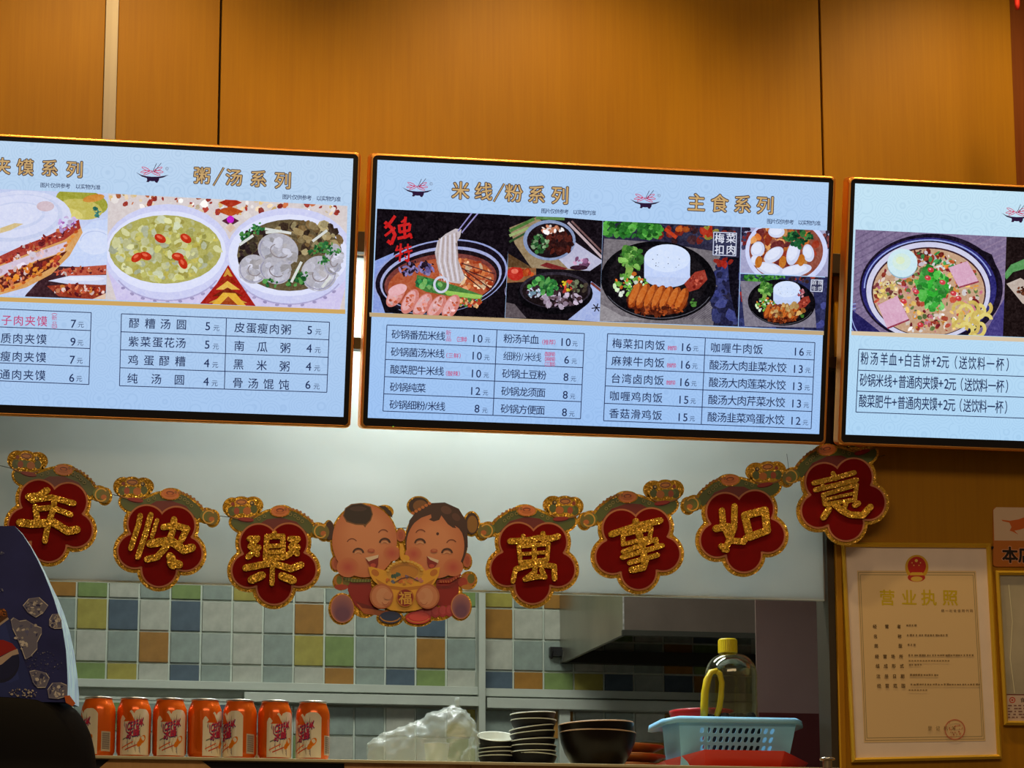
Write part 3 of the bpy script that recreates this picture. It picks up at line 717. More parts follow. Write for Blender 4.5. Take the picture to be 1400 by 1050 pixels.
def porridge(p):
    p.poly([(140, 260), (480, 278), (476, 424), (140, 410)], (215, 205, 205))
    p.blobs(120, 310, 279, 165, 14, 2, 6, [(190, 110, 70), (220, 200, 170), (160, 60, 50), (235, 228, 225), (210, 180, 120)], rot=3, asp=0.4)
    for x, y, w, c in ((315, 277, 16, (170, 50, 30)), (315, 289, 18, (185, 80, 30)), (315, 302, 12, (90, 40, 60)), (315, 311, 7, (215, 190, 170))): p.poly([(x-w, y), (x, y-7), (x+w, y), (x, y+7)], c)
    p.ell(315, 300, 5, 5, (200, 40, 200))
    for cx, cy in ((229, 345), (396, 350)):
        p.poly([(cx-88, cy+5), (cx+86, cy+5), (cx+66, cy+82), (cx-66, cy+78)], (208, 200, 236))
        p.ell(cx, cy, 88, 66, (205, 208, 242)); p.ell(cx-2, cy-1, 82, 56, (222, 226, 250))
        p.arc(cx, cy+10, 78, 56, 30, 150, 2, (175, 170, 210))
        R = random.Random(int(cx))
        for k in range(9):
            t = math.radians(38+k*13); p.ell(cx+77*math.cos(t), cy+18+50*math.sin(t), 3, 2, (160, 150, 190), rot=R.uniform(-30, 30), n=8)
    p.poly([(312, 362), (306, 372), (296, 388), (271, 418), (352, 422), (330, 390), (318, 372)], (165, 35, 28))
    for k, c in enumerate(((205, 150, 60), (150, 40, 20), (225, 180, 80), (120, 40, 20), (205, 160, 70))): p.poly([(311, 366+k*9), (305-k*5, 378+k*9), (318+k*5, 378+k*9)], c)
    p.poly([(305, 400), (288, 418), (338, 420), (322, 401)], (225, 175, 60)); p.poly([(312, 405), (298, 419), (328, 420)], (160, 70, 30))
    p.ell(226, 341, 77, 47, (176, 172, 96))
    p.blobs(230, 226, 341, 72, 43, 2.5, 8, [(184, 182, 104), (192, 192, 140), (176, 172, 90), (190, 195, 165), (182, 172, 84), (200, 200, 150)], asp=0.5)
    for x, y, r in ((219, 326, 30), (254, 326, 35), (187, 352, -35), (243, 351, 10), (250, 360, 60), (199, 350, 20)):
        p.ell(x, y, 8.5, 5.5, (190, 50, 25), rot=r); p.ell(x-1, y-1.5, 4, 1.8, (225, 100, 70), rot=r)
    p.ell(396, 349, 72, 49, (98, 84, 58))
    p.blobs(70, 420, 325, 45, 22, 3, 9, [(150, 130, 90), (120, 95, 60), (165, 150, 110), (60, 45, 35)], asp=0.4)
    p.blobs(50, 350, 345, 22, 35, 3, 8, [(50, 35, 35), (70, 60, 45), (40, 28, 30)], asp=0.4)
    for x, y, rx, ry, ro in ((380, 342, 28, 23, 15), (346, 368, 20, 20, 0), (376, 370, 22, 18, 20), (436, 374, 25, 24, -30), (455, 355, 12, 22, 10)):
        p.ell(x, y, rx, ry, (178, 176, 186), rot=ro); p.blobs(26, x, y, rx*0.8, ry*0.75, 3, 9, [(196, 196, 210), (168, 164, 168), (206, 206, 222), (184, 182, 194)], rot=ro, asp=0.3); p.arc(x+2, y+1, rx*0.45, ry*0.4, 20, 230, 1.5, (140, 130, 135), rot=ro)
        p.arc(x, y, rx*0.9, ry*0.88, 30, 200, 1.2, (150, 148, 175), rot=ro)
    for x, y in ((347, 316), (355, 311), (438, 340), (448, 336), (456, 344), (370, 387), (400, 386), (412, 374), (440, 357), (335, 322), (430, 345), (408, 383)):
        p.blobs(12, x, y, 9, 6, 1.5, 4, [(45, 110, 60), (30, 80, 40), (80, 140, 70)], asp=0.4)
    for a, b in (((327, 335), (346, 322)), ((362, 313), (398, 319)), ((363, 318), (385, 316)), ((427, 330), (447, 315)), ((398, 386), (412, 358)), ((440, 393), (452, 378))): p.line([a, b], 3.6, (215, 218, 215))
pic(pl1, D1, [(148, 264.5), (475, 281.6), (471.5, 423.5), (145, 409.8)], porridge, label='printed picture of two white bowls of porridge and wonton soup')
pr = Print(pl1, 0.0004); pr.clip = [(-70, 380), (473, 380), (471.8, 440), (-70, 440)]; pr.line([(-70, 406.5), (480, 426.5)], 6, (205, 165, 95)); pr.build('gold_band', M_PEMIT, D1)

def pot(p):
    p.frame(490, 190, 4.118)
    p.poly([(60, 370), (880, 430), (880, 1010), (60, 1010)], (20, 14, 20))
    p.poly([(60, 700), (200, 640), (160, 850), (200, 1010), (60, 1010)], (140, 160, 220))
    p.ell(462, 775, 380, 205, (150, 160, 210), rot=-9, n=48); p.ell(462, 778, 370, 200, (25, 18, 30), rot=-9, n=48)
    p.poly([(110, 860), (250, 980), (150, 980)], (15, 12, 20))
    p.ell(464, 785, 345, 176, (165, 172, 215), rot=-8, n=48); p.ell(464, 792, 332, 166, (30, 20, 26), rot=-8, n=48); p.ell(462, 800, 318, 152, (120, 60, 55), rot=-7, n=48)
    p.ell(465, 812, 300, 140, (172, 84, 52), rot=-7, n=48)
    p.blobs(110, 610, 770, 150, 90, 6, 26, [(190, 95, 50), (165, 60, 30), (215, 150, 110), (200, 120, 70), (225, 190, 150)], rot=10, asp=0.3)
    for a, b in (((560, 720), (760, 800)), ((580, 700), (770, 760)), ((600, 740), (750, 850)), ((590, 760), (690, 840))): p.line([a, b], 6, (70, 35, 40))
    p.blobs(60, 330, 730, 100, 45, 6, 22, [(40, 25, 40), (90, 80, 130), (25, 15, 25), (130, 120, 170)], rot=-10, asp=0.3)
    p.poly([(330, 765), (430, 790), (560, 830), (700, 880), (690, 905), (540, 890), (380, 860), (320, 830)], (70, 120, 60)); p.poly([(470, 850), (700, 880), (680, 902), (500, 880)], (150, 195, 90))
    p.blobs(26, 400, 820, 80, 28, 8, 22, [(30, 90, 55), (50, 130, 70), (110, 160, 90)], rot=15, asp=0.4)
    p.blobs(30, 620, 920, 70, 26, 6, 18, [(80, 140, 60), (190, 70, 40), (215, 170, 120)], asp=0.4)
    for k, (x, y, r) in enumerate(((210, 880, -55), (290, 915, -60), (360, 935, -55), (440, 945, -55), (520, 945, -60))):
        p.ell(x, y, 76, 40, (206, 128, 118), rot=r); p.ell(x-6, y-5, 62, 27, (222, 168, 168), rot=r); p.blobs(14, x, y, 60, 24, 5, 16, [(228, 190, 192), (200, 110, 84), (214, 150, 140), (190, 90, 60)], rot=r, asp=0.25)
    p.ell(220, 850, 55, 30, (228, 175, 180), rot=-20)
    p.poly([(430, 640), (445, 575), (490, 535), (545, 505), (580, 510), (572, 550), (548, 590), (560, 680), (600, 780), (570, 815), (500, 805), (450, 740)], (196, 186, 190))
    for k in range(9): p.line([(455+k*12, 560-k*4), (440+k*15, 690), (470+k*13, 800)], 5, (226, 222, 238) if k % 2 else (170, 150, 145))
    p.arc(465, 820, 38, 42, 0, 360, 13, (205, 208, 228), n=24)
    for k in (0, 22): p.line([(560+k, 520+k*0.4), (640+k*1.6, 415)], 9, (150, 145, 200)); p.line([(564+k, 520+k*0.4), (646+k*1.6, 415)], 3, (40, 30, 60))
    p.h += 0.0001; RC = (198, 34, 34)
    for w, pts in ((17, [(205, 435), (180, 470), (150, 500)]), (20, [(150, 470), (185, 500), (205, 540), (185, 590), (165, 575)]), (14, [(205, 500), (175, 525), (150, 545)]), (16, [(265, 440), (258, 500), (262, 560)]),
                   (15, [(225, 490), (290, 478)]), (15, [(228, 485), (232, 525), (285, 515), (290, 480)]), (17, [(222, 560), (260, 552), (298, 540)]), (14, [(285, 530), (300, 560)]), (11, [(240, 470), (262, 452)])): p.line(pts, w, RC)
    for w, pts in ((10, [(222, 600), (210, 630)]), (12, [(238, 590), (236, 640), (232, 690)]), (10, [(208, 628), (252, 618)]), (10, [(206, 662), (250, 645)]), (10, [(258, 615), (298, 606)]), (10, [(278, 590), (277, 632)]),
                   (11, [(255, 640), (303, 628)]), (11, [(284, 640), (280, 690), (262, 680)]), (9, [(260, 655), (268, 670)])): p.line(pts, w, RC)
    p.ell(850, 860, 26, 40, (170, 170, 215)); p.ell(845, 855, 18, 30, (30, 20, 30))
pic(pl2, D2, [(515.5, 285.2), (697, 294), (690, 436), (509.4, 427)], pot, label='printed picture of a noodle pot with red calligraphy')
def bowl2(p):
    p.frame(490, 190, 4.118)
    p.poly([(840, 430), (1400, 450), (1400, 780), (820, 760)], (22, 16, 22))
    p.poly([(850, 500), (1000, 440), (1380, 690), (1300, 745), (980, 735), (880, 590)], (150, 130, 100)); p.poly([(1190, 560), (1380, 690), (1300, 745), (1180, 730), (1100, 650)], (185, 185, 210))
    p.poly([(835, 640), (985, 730), (985, 745), (835, 720)], (90, 65, 40))
    for a, b, w, c in (((850, 520), (990, 450), 18, (80, 120, 60)), ((850, 545), (960, 500), 16, (150, 170, 110)), ((1000, 445), (1160, 450), 16, (90, 130, 70)), ((850, 580), (940, 530), 12, (50, 80, 45)), ((1180, 470), (1372, 668), 14, (190, 170, 175)), ((1200, 462), (1375, 640), 10, (120, 90, 90))): p.line([a, b], w, c)
    p.ell(1075, 570, 148, 114, (135, 150, 185)); p.ell(1078, 572, 130, 98, (30, 18, 22))
    p.blobs(60, 1130, 590, 70, 60, 8, 26, [(60, 25, 22), (85, 35, 28), (40, 18, 18)], asp=0.5); p.blobs(50, 1020, 590, 50, 50, 6, 16, [(60, 110, 60), (40, 80, 45), (130, 160, 120)], asp=0.5)
    p.blobs(18, 1090, 510, 65, 22, 8, 22, [(220, 210, 205), (190, 120, 90), (230, 225, 225)], asp=0.4)
    p.blobs(16, 1255, 695, 38, 30, 8, 20, [(150, 100, 140), (190, 150, 180), (110, 70, 100)], asp=0.6); p.ell(1240, 725, 50, 14, (50, 25, 40))
    p.poly([(1060, 695), (1180, 730), (1130, 745), (1020, 712)], (120, 40, 40))
pic(pl2, D2, [(696, 291), (824, 301.8), (822, 371), (694, 365)], bowl2, label='printed picture of a grey bowl of dark soup')
def bowl3(p):
    p.frame(490, 190, 4.118)
    p.poly([(820, 700), (1400, 720), (1400, 1040), (820, 1010)], (20, 15, 20))
    p.poly([(830, 720), (1000, 722), (1000, 800), (830, 810)], (140, 95, 60)); p.ell(885, 758, 48, 40, (185, 45, 35)); p.ell(880, 745, 20, 14, (225, 110, 90)); p.blobs(14, 960, 750, 40, 20, 8, 18, [(200, 90, 40), (170, 50, 30)])
    p.poly([(830, 920), (880, 930), (945, 1008), (825, 1005)], (95, 85, 90)); p.poly([(1310, 800), (1375, 850), (1360, 1030), (1180, 1018), (1290, 930)], (165, 180, 225)); p.line([(1310, 810), (1372, 860)], 14, (120, 60, 50))
    p.ell(1108, 870, 212, 118, (12, 10, 14)); p.ell(1108, 850, 200, 102, (48, 42, 52)); p.ell(1108, 856, 186, 92, (28, 20, 22))
    p.blobs(60, 1140, 900, 120, 45, 8, 24, [(150, 130, 150), (190, 175, 195), (100, 80, 90), (60, 40, 45)], asp=0.4)
    p.blobs(50, 1040, 830, 80, 45, 8, 24, [(50, 130, 60), (40, 100, 50), (90, 160, 80)], asp=0.4); p.blobs(26, 990, 860, 50, 35, 6, 16, [(200, 205, 225), (120, 150, 170), (60, 40, 50)], asp=0.4)
    p.blobs(16, 1170, 830, 40, 30, 8, 18, [(205, 185, 50), (190, 60, 50)], asp=0.3); p.blobs(20, 1230, 830, 60, 30, 6, 18, [(70, 60, 50), (110, 120, 90)], asp=0.4)
    for k in range(6): p.line([(1340, 950), (1340+28*math.cos(k), 950+24*math.sin(k))], 6, (25, 20, 30))
pic(pl2, D2, [(694, 364.5), (822, 371), (819.5, 441), (690.5, 434.5)], bowl3, label='printed picture of a black bowl of noodles')
def setmeal(p, small=False):
    if not small:
        p.poly([(820, 300), (1020, 305), (1016, 450), (815, 445)], (42, 40, 62))
        p.blobs(60, 950, 318, 55, 12, 3, 9, [(35, 30, 45), (60, 35, 40), (130, 40, 30), (50, 50, 75)], asp=0.4); p.blobs(14, 972, 317, 14, 8, 3, 8, [(180, 50, 30), (150, 140, 60)])
        p.blobs(110, 864, 314, 46, 12, 2, 8, [(60, 140, 50), (40, 105, 40), (90, 170, 70), (30, 80, 30)], rot=3, asp=0.5)
        p.line([(909, 313), (925, 325)], 5, (185, 60, 30)); p.blobs(8, 932, 314, 8, 4, 2, 5, [(170, 80, 30)])
        p.poly([(826, 326), (905, 332), (985, 345), (975, 445), (818, 440)], (118, 112, 118)); p.poly([(820, 415), (850, 432), (880, 437), (820, 440)], (150, 145, 150))
        for k in range(12): p.line([(930+k*4, 436), (972, 405+k*3)], 1.2, (95, 88, 100))
        p.blobs(90, 993, 400, 20, 48, 3, 10, [(48, 52, 95), (60, 65, 120), (35, 35, 65)], asp=0.5); p.poly([(994, 352), (1010, 352), (1008, 440), (998, 400)], (15, 12, 22))
        p.blobs(8, 990, 358, 14, 4, 3, 6, [(150, 40, 30)])
    p.ell(900, 384, 79, 54, (14, 12, 16), rot=4, n=44); p.arc(899, 383, 77, 52, 20, 150, 0.9, (90, 90, 100), rot=4)
    p.ell(899, 381, 68, 44, (24, 20, 24), rot=4, n=40)
    p.ell(912, 378, 31.5, 15, (190, 205, 240)); p.poly([(880.5, 352), (943.5, 354), (943, 380), (880.5, 378)], (196, 212, 248)); p.ell(912, 353, 31.5, 19, (212, 226, 252))
    p.blobs(12, 912, 356, 20, 12, 0.5, 0.9, [(60, 60, 80)])
    p.blobs(60, 864, 352, 16, 16, 2, 6, [(90, 150, 60), (60, 120, 45), (130, 185, 90), (50, 95, 40)]); p.poly([(856, 365), (866, 366), (862, 382), (854, 376)], (130, 170, 80))
    p.blobs(80, 862, 390, 22, 16, 1.5, 4, [(120, 180, 70), (200, 225, 180), (215, 120, 50), (90, 150, 60), (215, 225, 210)])
    p.poly([(935, 388), (950, 372), (963, 369), (967, 382), (955, 395), (942, 399)], (150, 55, 42)); p.blobs(16, 952, 384, 12, 7, 1, 3, [(190, 90, 70), (120, 35, 30)], rot=-30)
    p.ell(898, 412, 42, 19, (85, 35, 20), rot=3)
    for k in range(7):
        x = 868+k*10.5; p.ell(x, 404+k*1.2, 7.5, 19, (150, 68, 26), rot=24); p.ell(x-1.5, 402+k*1.2, 4.2, 16, (196, 105, 42), rot=24); p.arc(x, 404+k*1.2, 7, 18.5, 60, 150, 1.6, (90, 30, 18), rot=24, n=6)
    p.blobs(40, 900, 425, 34, 7, 1.5, 4, [(110, 45, 22), (70, 25, 15), (160, 75, 35)], asp=0.5); p.blobs(10, 946, 414, 6, 5, 1, 3, [(70, 120, 50)])
def stamp(p, x, y, w, t, size, bgc=(52, 54, 84)):
    p.h += 0.0001
    p.poly([(x, y), (x+w, y+w*0.04), (x+w-1, y+w*1.04), (x-1, y+w)], bgc)
    p.line([(x+1, y+1), (x+w-1, y+1+w*0.04), (x+w-2, y-1+w*1.04), (x, y-1+w)], 1.1, (205, 212, 235), closed=True)
    p.h += 0.0001
    for k, ch in enumerate(t): p.glyph(ch, x+w*(0.27+0.47*(k % 2)), y+w*(0.28+0.47*(k//2)), size*0.84, (222, 226, 242), bold=0.012 if w > 20 else 0)
def picD(p):
    setmeal(p); stamp(p, 974.5, 316.5, 33, '梅菜扣肉', 16.5)
pic(pl2, D2, [(824.5, 301.8), (1013, 310.4), (1009, 446.5), (819.8, 439.5)], picD, label='printed picture of rice with braised pork on a black plate')
def picE(p):
    p.frame(810, 210, 4.118)
    p.poly([(830, 400), (1350, 420), (1350, 720), (830, 700)], (165, 165, 200)); p.blobs(40, 860, 470, 30, 60, 8, 20, [(35, 30, 50), (120, 40, 40), (60, 60, 90)]); p.blobs(20, 1320, 480, 20, 50, 8, 20, [(45, 35, 50), (120, 60, 60)])
    p.ell(1092, 550, 232, 196, (205, 212, 246), n=44); p.ell(1090, 548, 208, 170, (140, 75, 60), n=44)
    p.blobs(90, 1080, 520, 180, 120, 12, 34, [(150, 55, 35), (195, 110, 50), (110, 45, 45), (210, 150, 90)], asp=0.5)
    for x, y, rx, ry, ro in ((930, 540, 38, 46, 20), (1020, 570, 62, 36, -35), (1130, 560, 36, 70, 15), (1215, 560, 32, 50, -10), (1000, 650, 80, 36, 15), (1140, 660, 95, 34, -12), (1035, 440, 46, 34, 0), (920, 600, 30, 30, 0)):
        p.ell(x, y, rx, ry, (205, 212, 238), rot=ro); p.ell(x-4, y-5, rx*0.75, ry*0.7, (222, 228, 248), rot=ro)
    for x, y in ((1070, 610), (1175, 600), (935, 610)): p.ell(x, y, 20, 34, (190, 115, 40), rot=10)
    p.blobs(70, 1160, 475, 80, 38, 6, 20, [(30, 90, 50), (20, 65, 40), (60, 120, 60)], asp=0.4); p.blobs(10, 1155, 520, 16, 22, 6, 14, [(30, 90, 50)])
pic(pl2, D2, [(1013.5, 310.5), (1133.7, 315.4), (1131.5, 378.5), (1012, 373)], picE, label='printed picture of white dumplings in broth')
def picF(p):
    p.poly([(1005, 370), (1140, 370), (1140, 460), (1005, 460)], (45, 48, 88)); p.blobs(60, 1070, 430, 70, 26, 4, 10, [(50, 56, 105), (38, 40, 75), (65, 70, 130)])
    p.blobs(60, 1042, 379, 30, 6, 1.5, 4, [(50, 120, 45), (35, 85, 35), (80, 150, 60)]); p.blobs(26, 1098, 380, 26, 5, 1.5, 4, [(60, 40, 40), (150, 50, 30), (40, 30, 40)]); p.blobs(10, 1015, 400, 4, 12, 2, 4, [(150, 40, 35)])
    p.poly([(1012, 384), (1060, 386), (1112, 400), (1116, 448), (1018, 446)], (125, 120, 135))
    k = 0.585; T0 = p.T; p.T = lambda x, y: (1068.5+(x-900)*k, 413.5+(y-384)*k); setmeal(p, True); p.T = T0
    p.blobs(50, 1074, 424, 24, 9, 1.5, 4.5, [(150, 95, 45), (190, 150, 90), (110, 55, 40), (205, 170, 110)])
    p.blobs(12, 1095, 402, 5, 6, 1, 3, [(150, 70, 80), (190, 130, 140)])
    stamp(p, 1108, 381.5, 17.5, '麻辣牛肉', 8.5)
pic(pl2, D2, [(1012.2, 374.3), (1131.5, 379.5), (1126.6, 452.4), (1009.6, 446.6)], picF, label='printed picture of rice with beef on a black plate')
pr = Print(pl2, 0.0004); pr.clip = [(500, 380), (1127.5, 380), (1126, 470), (509.3, 470)]; pr.line([(500, 429.8), (1140, 456)], 5.6, (190, 165, 125)); pr.build('gold_band', M_PEMIT, D2)
def picG(p):
    p.frame(1120, 220, 5)
    p.poly([(200, 460), (1300, 500), (1290, 1260), (200, 1260)], (128, 112, 145))
    for k in range(16): p.line([(200, 560+k*48), (700, 300+k*48)], 10, (112, 98, 130)); p.line([(900, 620+k*48), (1300, 420+k*48)], 10, (140, 122, 152))
    for k in range(5): p.arc(250, 1190, 60+k*22, 150+k*16, 90, 270, 7, (60, 65, 150) if k % 2 else (150, 165, 225))
    p.poly([(200, 1000), (330, 1100), (520, 1250), (200, 1250)], (38, 34, 90)); p.poly([(1100, 1240), (1230, 1000), (1290, 900), (1290, 1260)], (70, 62, 125))
    for k in range(3): p.arc(330, 1000, 115+k*24, 210+k*20, 100, 180, 6, (150, 165, 225))
    p.ell(765, 870, 490, 372, (28, 20, 38), n=56); p.poly([(1050, 580), (1180, 640), (1225, 760), (1220, 900), (1130, 1050)], (22, 16, 28)); p.ell(750, 872, 462, 348, (45, 42, 110), n=56); p.arc(748, 870, 440, 330, 180, 345, 9, (150, 165, 225), n=30); p.ell(745, 885, 428, 340, (34, 22, 40), n=56)
    p.ell(745, 890, 424, 336, (206, 206, 232), n=56); p.ell(748, 895, 392, 306, (60, 30, 40), n=56); p.ell(748, 898, 382, 298, (196, 160, 130), n=56)
    p.blobs(420, 748, 905, 365, 275, 8, 26, [(215, 200, 190), (150, 60, 45), (205, 140, 60), (230, 225, 225), (120, 35, 45), (90, 110, 60), (185, 80, 60), (225, 190, 110), (200, 120, 140)], asp=0.35)
    p.blobs(50, 700, 660, 150, 50, 10, 28, [(120, 40, 30), (60, 130, 70), (205, 195, 205), (150, 60, 40), (70, 45, 40)], asp=0.3); p.blobs(26, 860, 700, 90, 30, 10, 24, [(70, 150, 80), (40, 110, 60), (220, 225, 225), (205, 100, 50)], asp=0.3)
    p.blobs(110, 770, 860, 100, 120, 14, 44, [(50, 160, 50), (90, 190, 80), (35, 125, 40), (60, 140, 60)], asp=0.4)
    p.blobs(24, 790, 990, 50, 30, 10, 30, [(60, 160, 60), (120, 200, 110)], asp=0.4)
    for x, y in ((740, 800), (660, 895), (840, 830), (915, 905), (575, 960), (760, 745), (690, 1120), (950, 940)): p.ell(x, y, 22, 17, (200, 60, 70), rot=20, n=12); p.ell(x-5, y-5, 8, 6, (235, 160, 160), n=8)
    for pts in ([(880, 730), (1010, 685), (1085, 820), (950, 860)], [(400, 985), (530, 920), (610, 1080), (460, 1140)]):
        p.poly([(x+6, y+10) for x, y in pts], (150, 60, 80)); p.poly(pts, (215, 170, 195))
    p.ell(566, 705, 103, 100, (150, 185, 205)); p.ell(566, 698, 103, 98, (205, 232, 240)); p.ell(560, 690, 62, 58, (212, 234, 225)); p.ell(552, 680, 30, 26, (220, 235, 200))
    p.blobs(60, 450, 880, 80, 60, 8, 20, [(215, 190, 110), (225, 210, 160), (120, 60, 60)], asp=0.3)
    for k in range(14):
        x = 960+(k % 5)*42; y = 1010+(k//5)*62+(k % 2)*20; p.arc(x, y, 46, 40, 160, 380, 24, (222, 205, 120) if k % 2 else (205, 180, 95), rot=k*37)
pic(pl3, D3, [(1169.6, 313.8), (1376, 323.6), (1371, 460), (1164.2, 452.6)], picG, label='printed picture of a black pot of spicy soup with egg')
def picH(p):
    p.poly([(1370, 320), (1600, 330), (1600, 480), (1365, 470)], (30, 20, 20)); p.poly([(1372, 376), (1382, 362), (1410, 350), (1410, 365), (1385, 372), (1376, 382)], (90, 150, 90))
    p.poly([(1376, 388), (1395, 380), (1430, 400), (1430, 425), (1398, 415)], (190, 175, 165)); p.blobs(14, 1398, 396, 8, 6, 1, 4, [(110, 60, 40), (60, 30, 20)])
pic(pl3, D3, [(1376, 323.6), (1545, 331.2), (1540, 466.5), (1371, 460)], picH, label='printed picture on a dark ground')
pr = Print(pl3, 0.0004); pr.clip = [(1164.3, 380), (1560, 380), (1560, 500), (1163.8, 500)]; pr.line([(1150, 454.8), (1560, 471)], 5.6, (215, 195, 165)); pr.build('gold_band', M_PEMIT, D3)

# mounting rails that carry the three screens
mr = empty('screen_mount', (0.8, -0.02, ZTOP), 'dark steel rails behind the three menu screens', 'mounting rail')
for (xa_, ya_), (xb_, yb_) in (((490, 317), (490, 345)), ((490, 462), (490, 478))):
    z1, z0 = P(xa_, ya_, -0.03).z, P(xb_, yb_, -0.03).z
    MB().box((-0.30, -0.035, z0), (2.45, -0.012, z1)).build('rail', M_DARKMETAL, mr, bevel=0.001)
for k, (T, pl) in enumerate(((T1, pl1), (T2, pl2), (T3, pl3))):
    for a in (0.25, 0.69):
        q = pl.w(a, TH*0.78, -0.055); w_ = 0.02
        z = WO['screen_mount'].z
        MB().box((q.x-w_, q.y, q.z-0.03), (q.x+w_, -0.012, q.z+0.02)).build('bracket', M_DARKMETAL, mr)

# ================================================================== GARLAND
GY = -0.045
gp = Plane((0, GY, 0))
def flower(cx, cy, k, rot, grow=0):
    """plum blossom outline in photograph pixels; k = scale, rot in degrees, grow in design units"""
    cs = [(-95, -140, 115), (95, -140, 115), (-160, 35, 105), (160, 35, 105), (0, 142, 108)]
    pts = []; c, s = math.cos(math.radians(rot)), math.sin(math.radians(rot))
    for i in range(120):
        t = 2*PI*i/120; d = (math.cos(t), math.sin(t)); best = 60
        for x, y, r in cs:
            r += grow; b = x*d[0]+y*d[1]; disc = b*b-(x*x+y*y-r*r)
            if disc >= 0: best = max(best, b+math.sqrt(disc))
        X, Y = d[0]*best*k, d[1]*best*k
        pts.append((cx+X*c-Y*s, cy+X*s+Y*c))
    return pts
def prism_px(mb, pl, pts, h0, h1, col=None): return mb.prism(pl, [pl.px(*q) for q in pts], h0, h1, col)
def circ(cx, cy, rx, ry, n=20, rot=0):
    c, s = math.cos(math.radians(rot)), math.sin(math.radians(rot))
    return [(cx+rx*math.cos(2*PI*i/n)*c-ry*math.sin(2*PI*i/n)*s, cy+rx*math.cos(2*PI*i/n)*s+ry*math.sin(2*PI*i/n)*c) for i in range(n)]
def stroke(mb, pl, T, pts, w, h0, h1, closed=False, rnd=None):
    """brush stroke: round joints and tapered quads, all raised"""
    pts = [Vector(T(*q)) for q in pts]
    if closed: pts.append(pts[0].copy())
    n = len(pts)
    for i, q in enumerate(pts):
        r = w/2*(0.92 if (i in (0, n-1) and not closed) else 1.0)
        h1 += 1.5e-5
        prism_px(mb, pl, circ(q.x, q.y, r, r, 10), h0, h1)
    for i in range(n-1):
        a, b = pts[i], pts[i+1]; d = b-a
        if d.length < 1e-4: continue
        d.normalize(); nn = Vector((-d.y, d.x))*w/2*0.97
        h1 += 1.5e-5
        prism_px(mb, pl, [tuple(a+nn), tuple(b+nn), tuple(b-nn), tuple(a-nn)], h0, h1)
GREEN = (84, 98, 40); GRN2 = (105, 120, 50); ORG = (205, 110, 40); GLD = (226, 176, 70)
def plaque(ch, cx, cy, rot, side, frame, strokes, label, h=0.0):
    """side=-1: lion head at the left, +1: at the right"""
    k = 1/4.667
    root = empty('garland_plaque', gp.w(*gp.px(cx, cy+50), 0), label, 'garland plaque', 'blossom plaques of the New Year garland')
    c, s = math.cos(math.radians(rot)), math.sin(math.radians(rot))
    def L(x, y):                                       # design coordinates (drawn for a head at the left)
        if side > 0: x = -x
        X, Y = x*k, y*k; return (cx+X*c-Y*s, cy+X*s+Y*c)
    # backing board with glitter rim
    b = MB()
    for (x, y, rx, ry, ro) in ((-195, -345, 112, 62, 5), (-258, -372, 62, 62, 0), (-125, -380, 66, 58, 0), (-200, -400, 60, 40, 0), (-205, -262, 82, 58, 25),
                               (285, -215, 58, 52, 0), (325, -200, 48, 58, 0), (55, -335, 78, 46, 0)):
        prism_px(b, gp, [L(*q) for q in circ(x, y, rx, ry, 22, ro)], 0.0, 0.0036+1e-5*(x % 7))
    prism_px(b, gp, [L(*q) for q in ((-250, -265), (-120, -320), (-40, -352), (60, -375), (160, -345), (240, -290), (290, -235), (250, -170), (-150, -170), (-230, -210))], 0.0, 0.0034)
    prism_px(b, gp, flower(cx, cy, k, rot, 33), 0.0, 0.0042)
    b.build('backing', M_GLIT, root)
    # printed lion body
    p = Print(gp, 0.0045, 8e-6); p.T = L
    p.poly([(-235, -262), (-115, -300), (-30, -338), (60, -358), (150, -330), (225, -280), (270, -225), (230, -190), (100, -260), (-100, -250), (-180, -225)], GREEN)
    p.poly([(-120, -240), (-40, -290), (50, -300), (150, -270), (215, -200), (150, -180), (-120, -180)], (110, 4, 8))
    p.ell(-205, -262, 66, 42, GREEN, rot=25); p.ell(-178, -288, 50, 15, (110, 8, 10), rot=8)
    p.build('lion_body', M_PGLOSS, root)
    b = MB()
    for n_, (x, y, rx, ry) in enumerate(((-196, -345, 104, 52), (-258, -374, 50, 50), (-126, -382, 54, 46), (-200, -402, 44, 26))):
        prism_px(b, gp, [L(*q) for q in circ(x, y, rx, ry, 22)], 0.0040, 0.0062+n_*2e-5)
    b.build('glitter_mane', M_GLIT, root)
    prism_px_ = lambda nm, q4: prism_px(MB(), gp, [L(*q) for q in circ(*q4, 22)], 0.0040, 0.0062).build(nm, M_GLIT, root)
    prism_px_('flower_knot', (45, -338, 66, 38)); prism_px_('tail_tuft', (322, -200, 38, 48))
    p = Print(gp, 0.0064, 8e-6); p.T = L
    p.ell(-262, -345, 24, 30, GREEN); p.ell(-205, -352, 60, 22, GRN2); p.ell(-122, -355, 22, 26, GREEN)
    p.ell(-200, -402, 38, 20, (215, 135, 60)); p.arc(-200, -402, 30, 14, 0, 360, 5, (70, 30, 15)); p.ell(-165, -345, 26, 24, (195, 110, 35)); p.ell(-232, -345, 18, 22, (170, 70, 40))
    p.arc(-195, -322, 82, 26, 15, 165, 10, (150, 100, 35)); p.ell(-172, -290, 50, 13, (150, 14, 16), rot=6)
    p.ell(-132, -392, 14, 14, (40, 30, 20)); p.ell(-134, -394, 7, 7, (200, 170, 110)); p.ell(-255, -390, 12, 12, (150, 50, 30))
    p.ell(45, -338, 58, 34, (222, 120, 55)); p.arc(45, -338, 48, 25, 0, 360, 6, (225, 140, 70)); p.arc(45, -345, 22, 9, 0, 360, 6, (120, 40, 25)); p.ell(45, -328, 30, 10, (205, 110, 50))
    for x, y in ((-55, -308), (-90, -292), (110, -318), (140, -308), (185, -272), (160, -290)): p.arc(x, y, 9, 9, 0, 360, 4, (150, 140, 80), n=10)
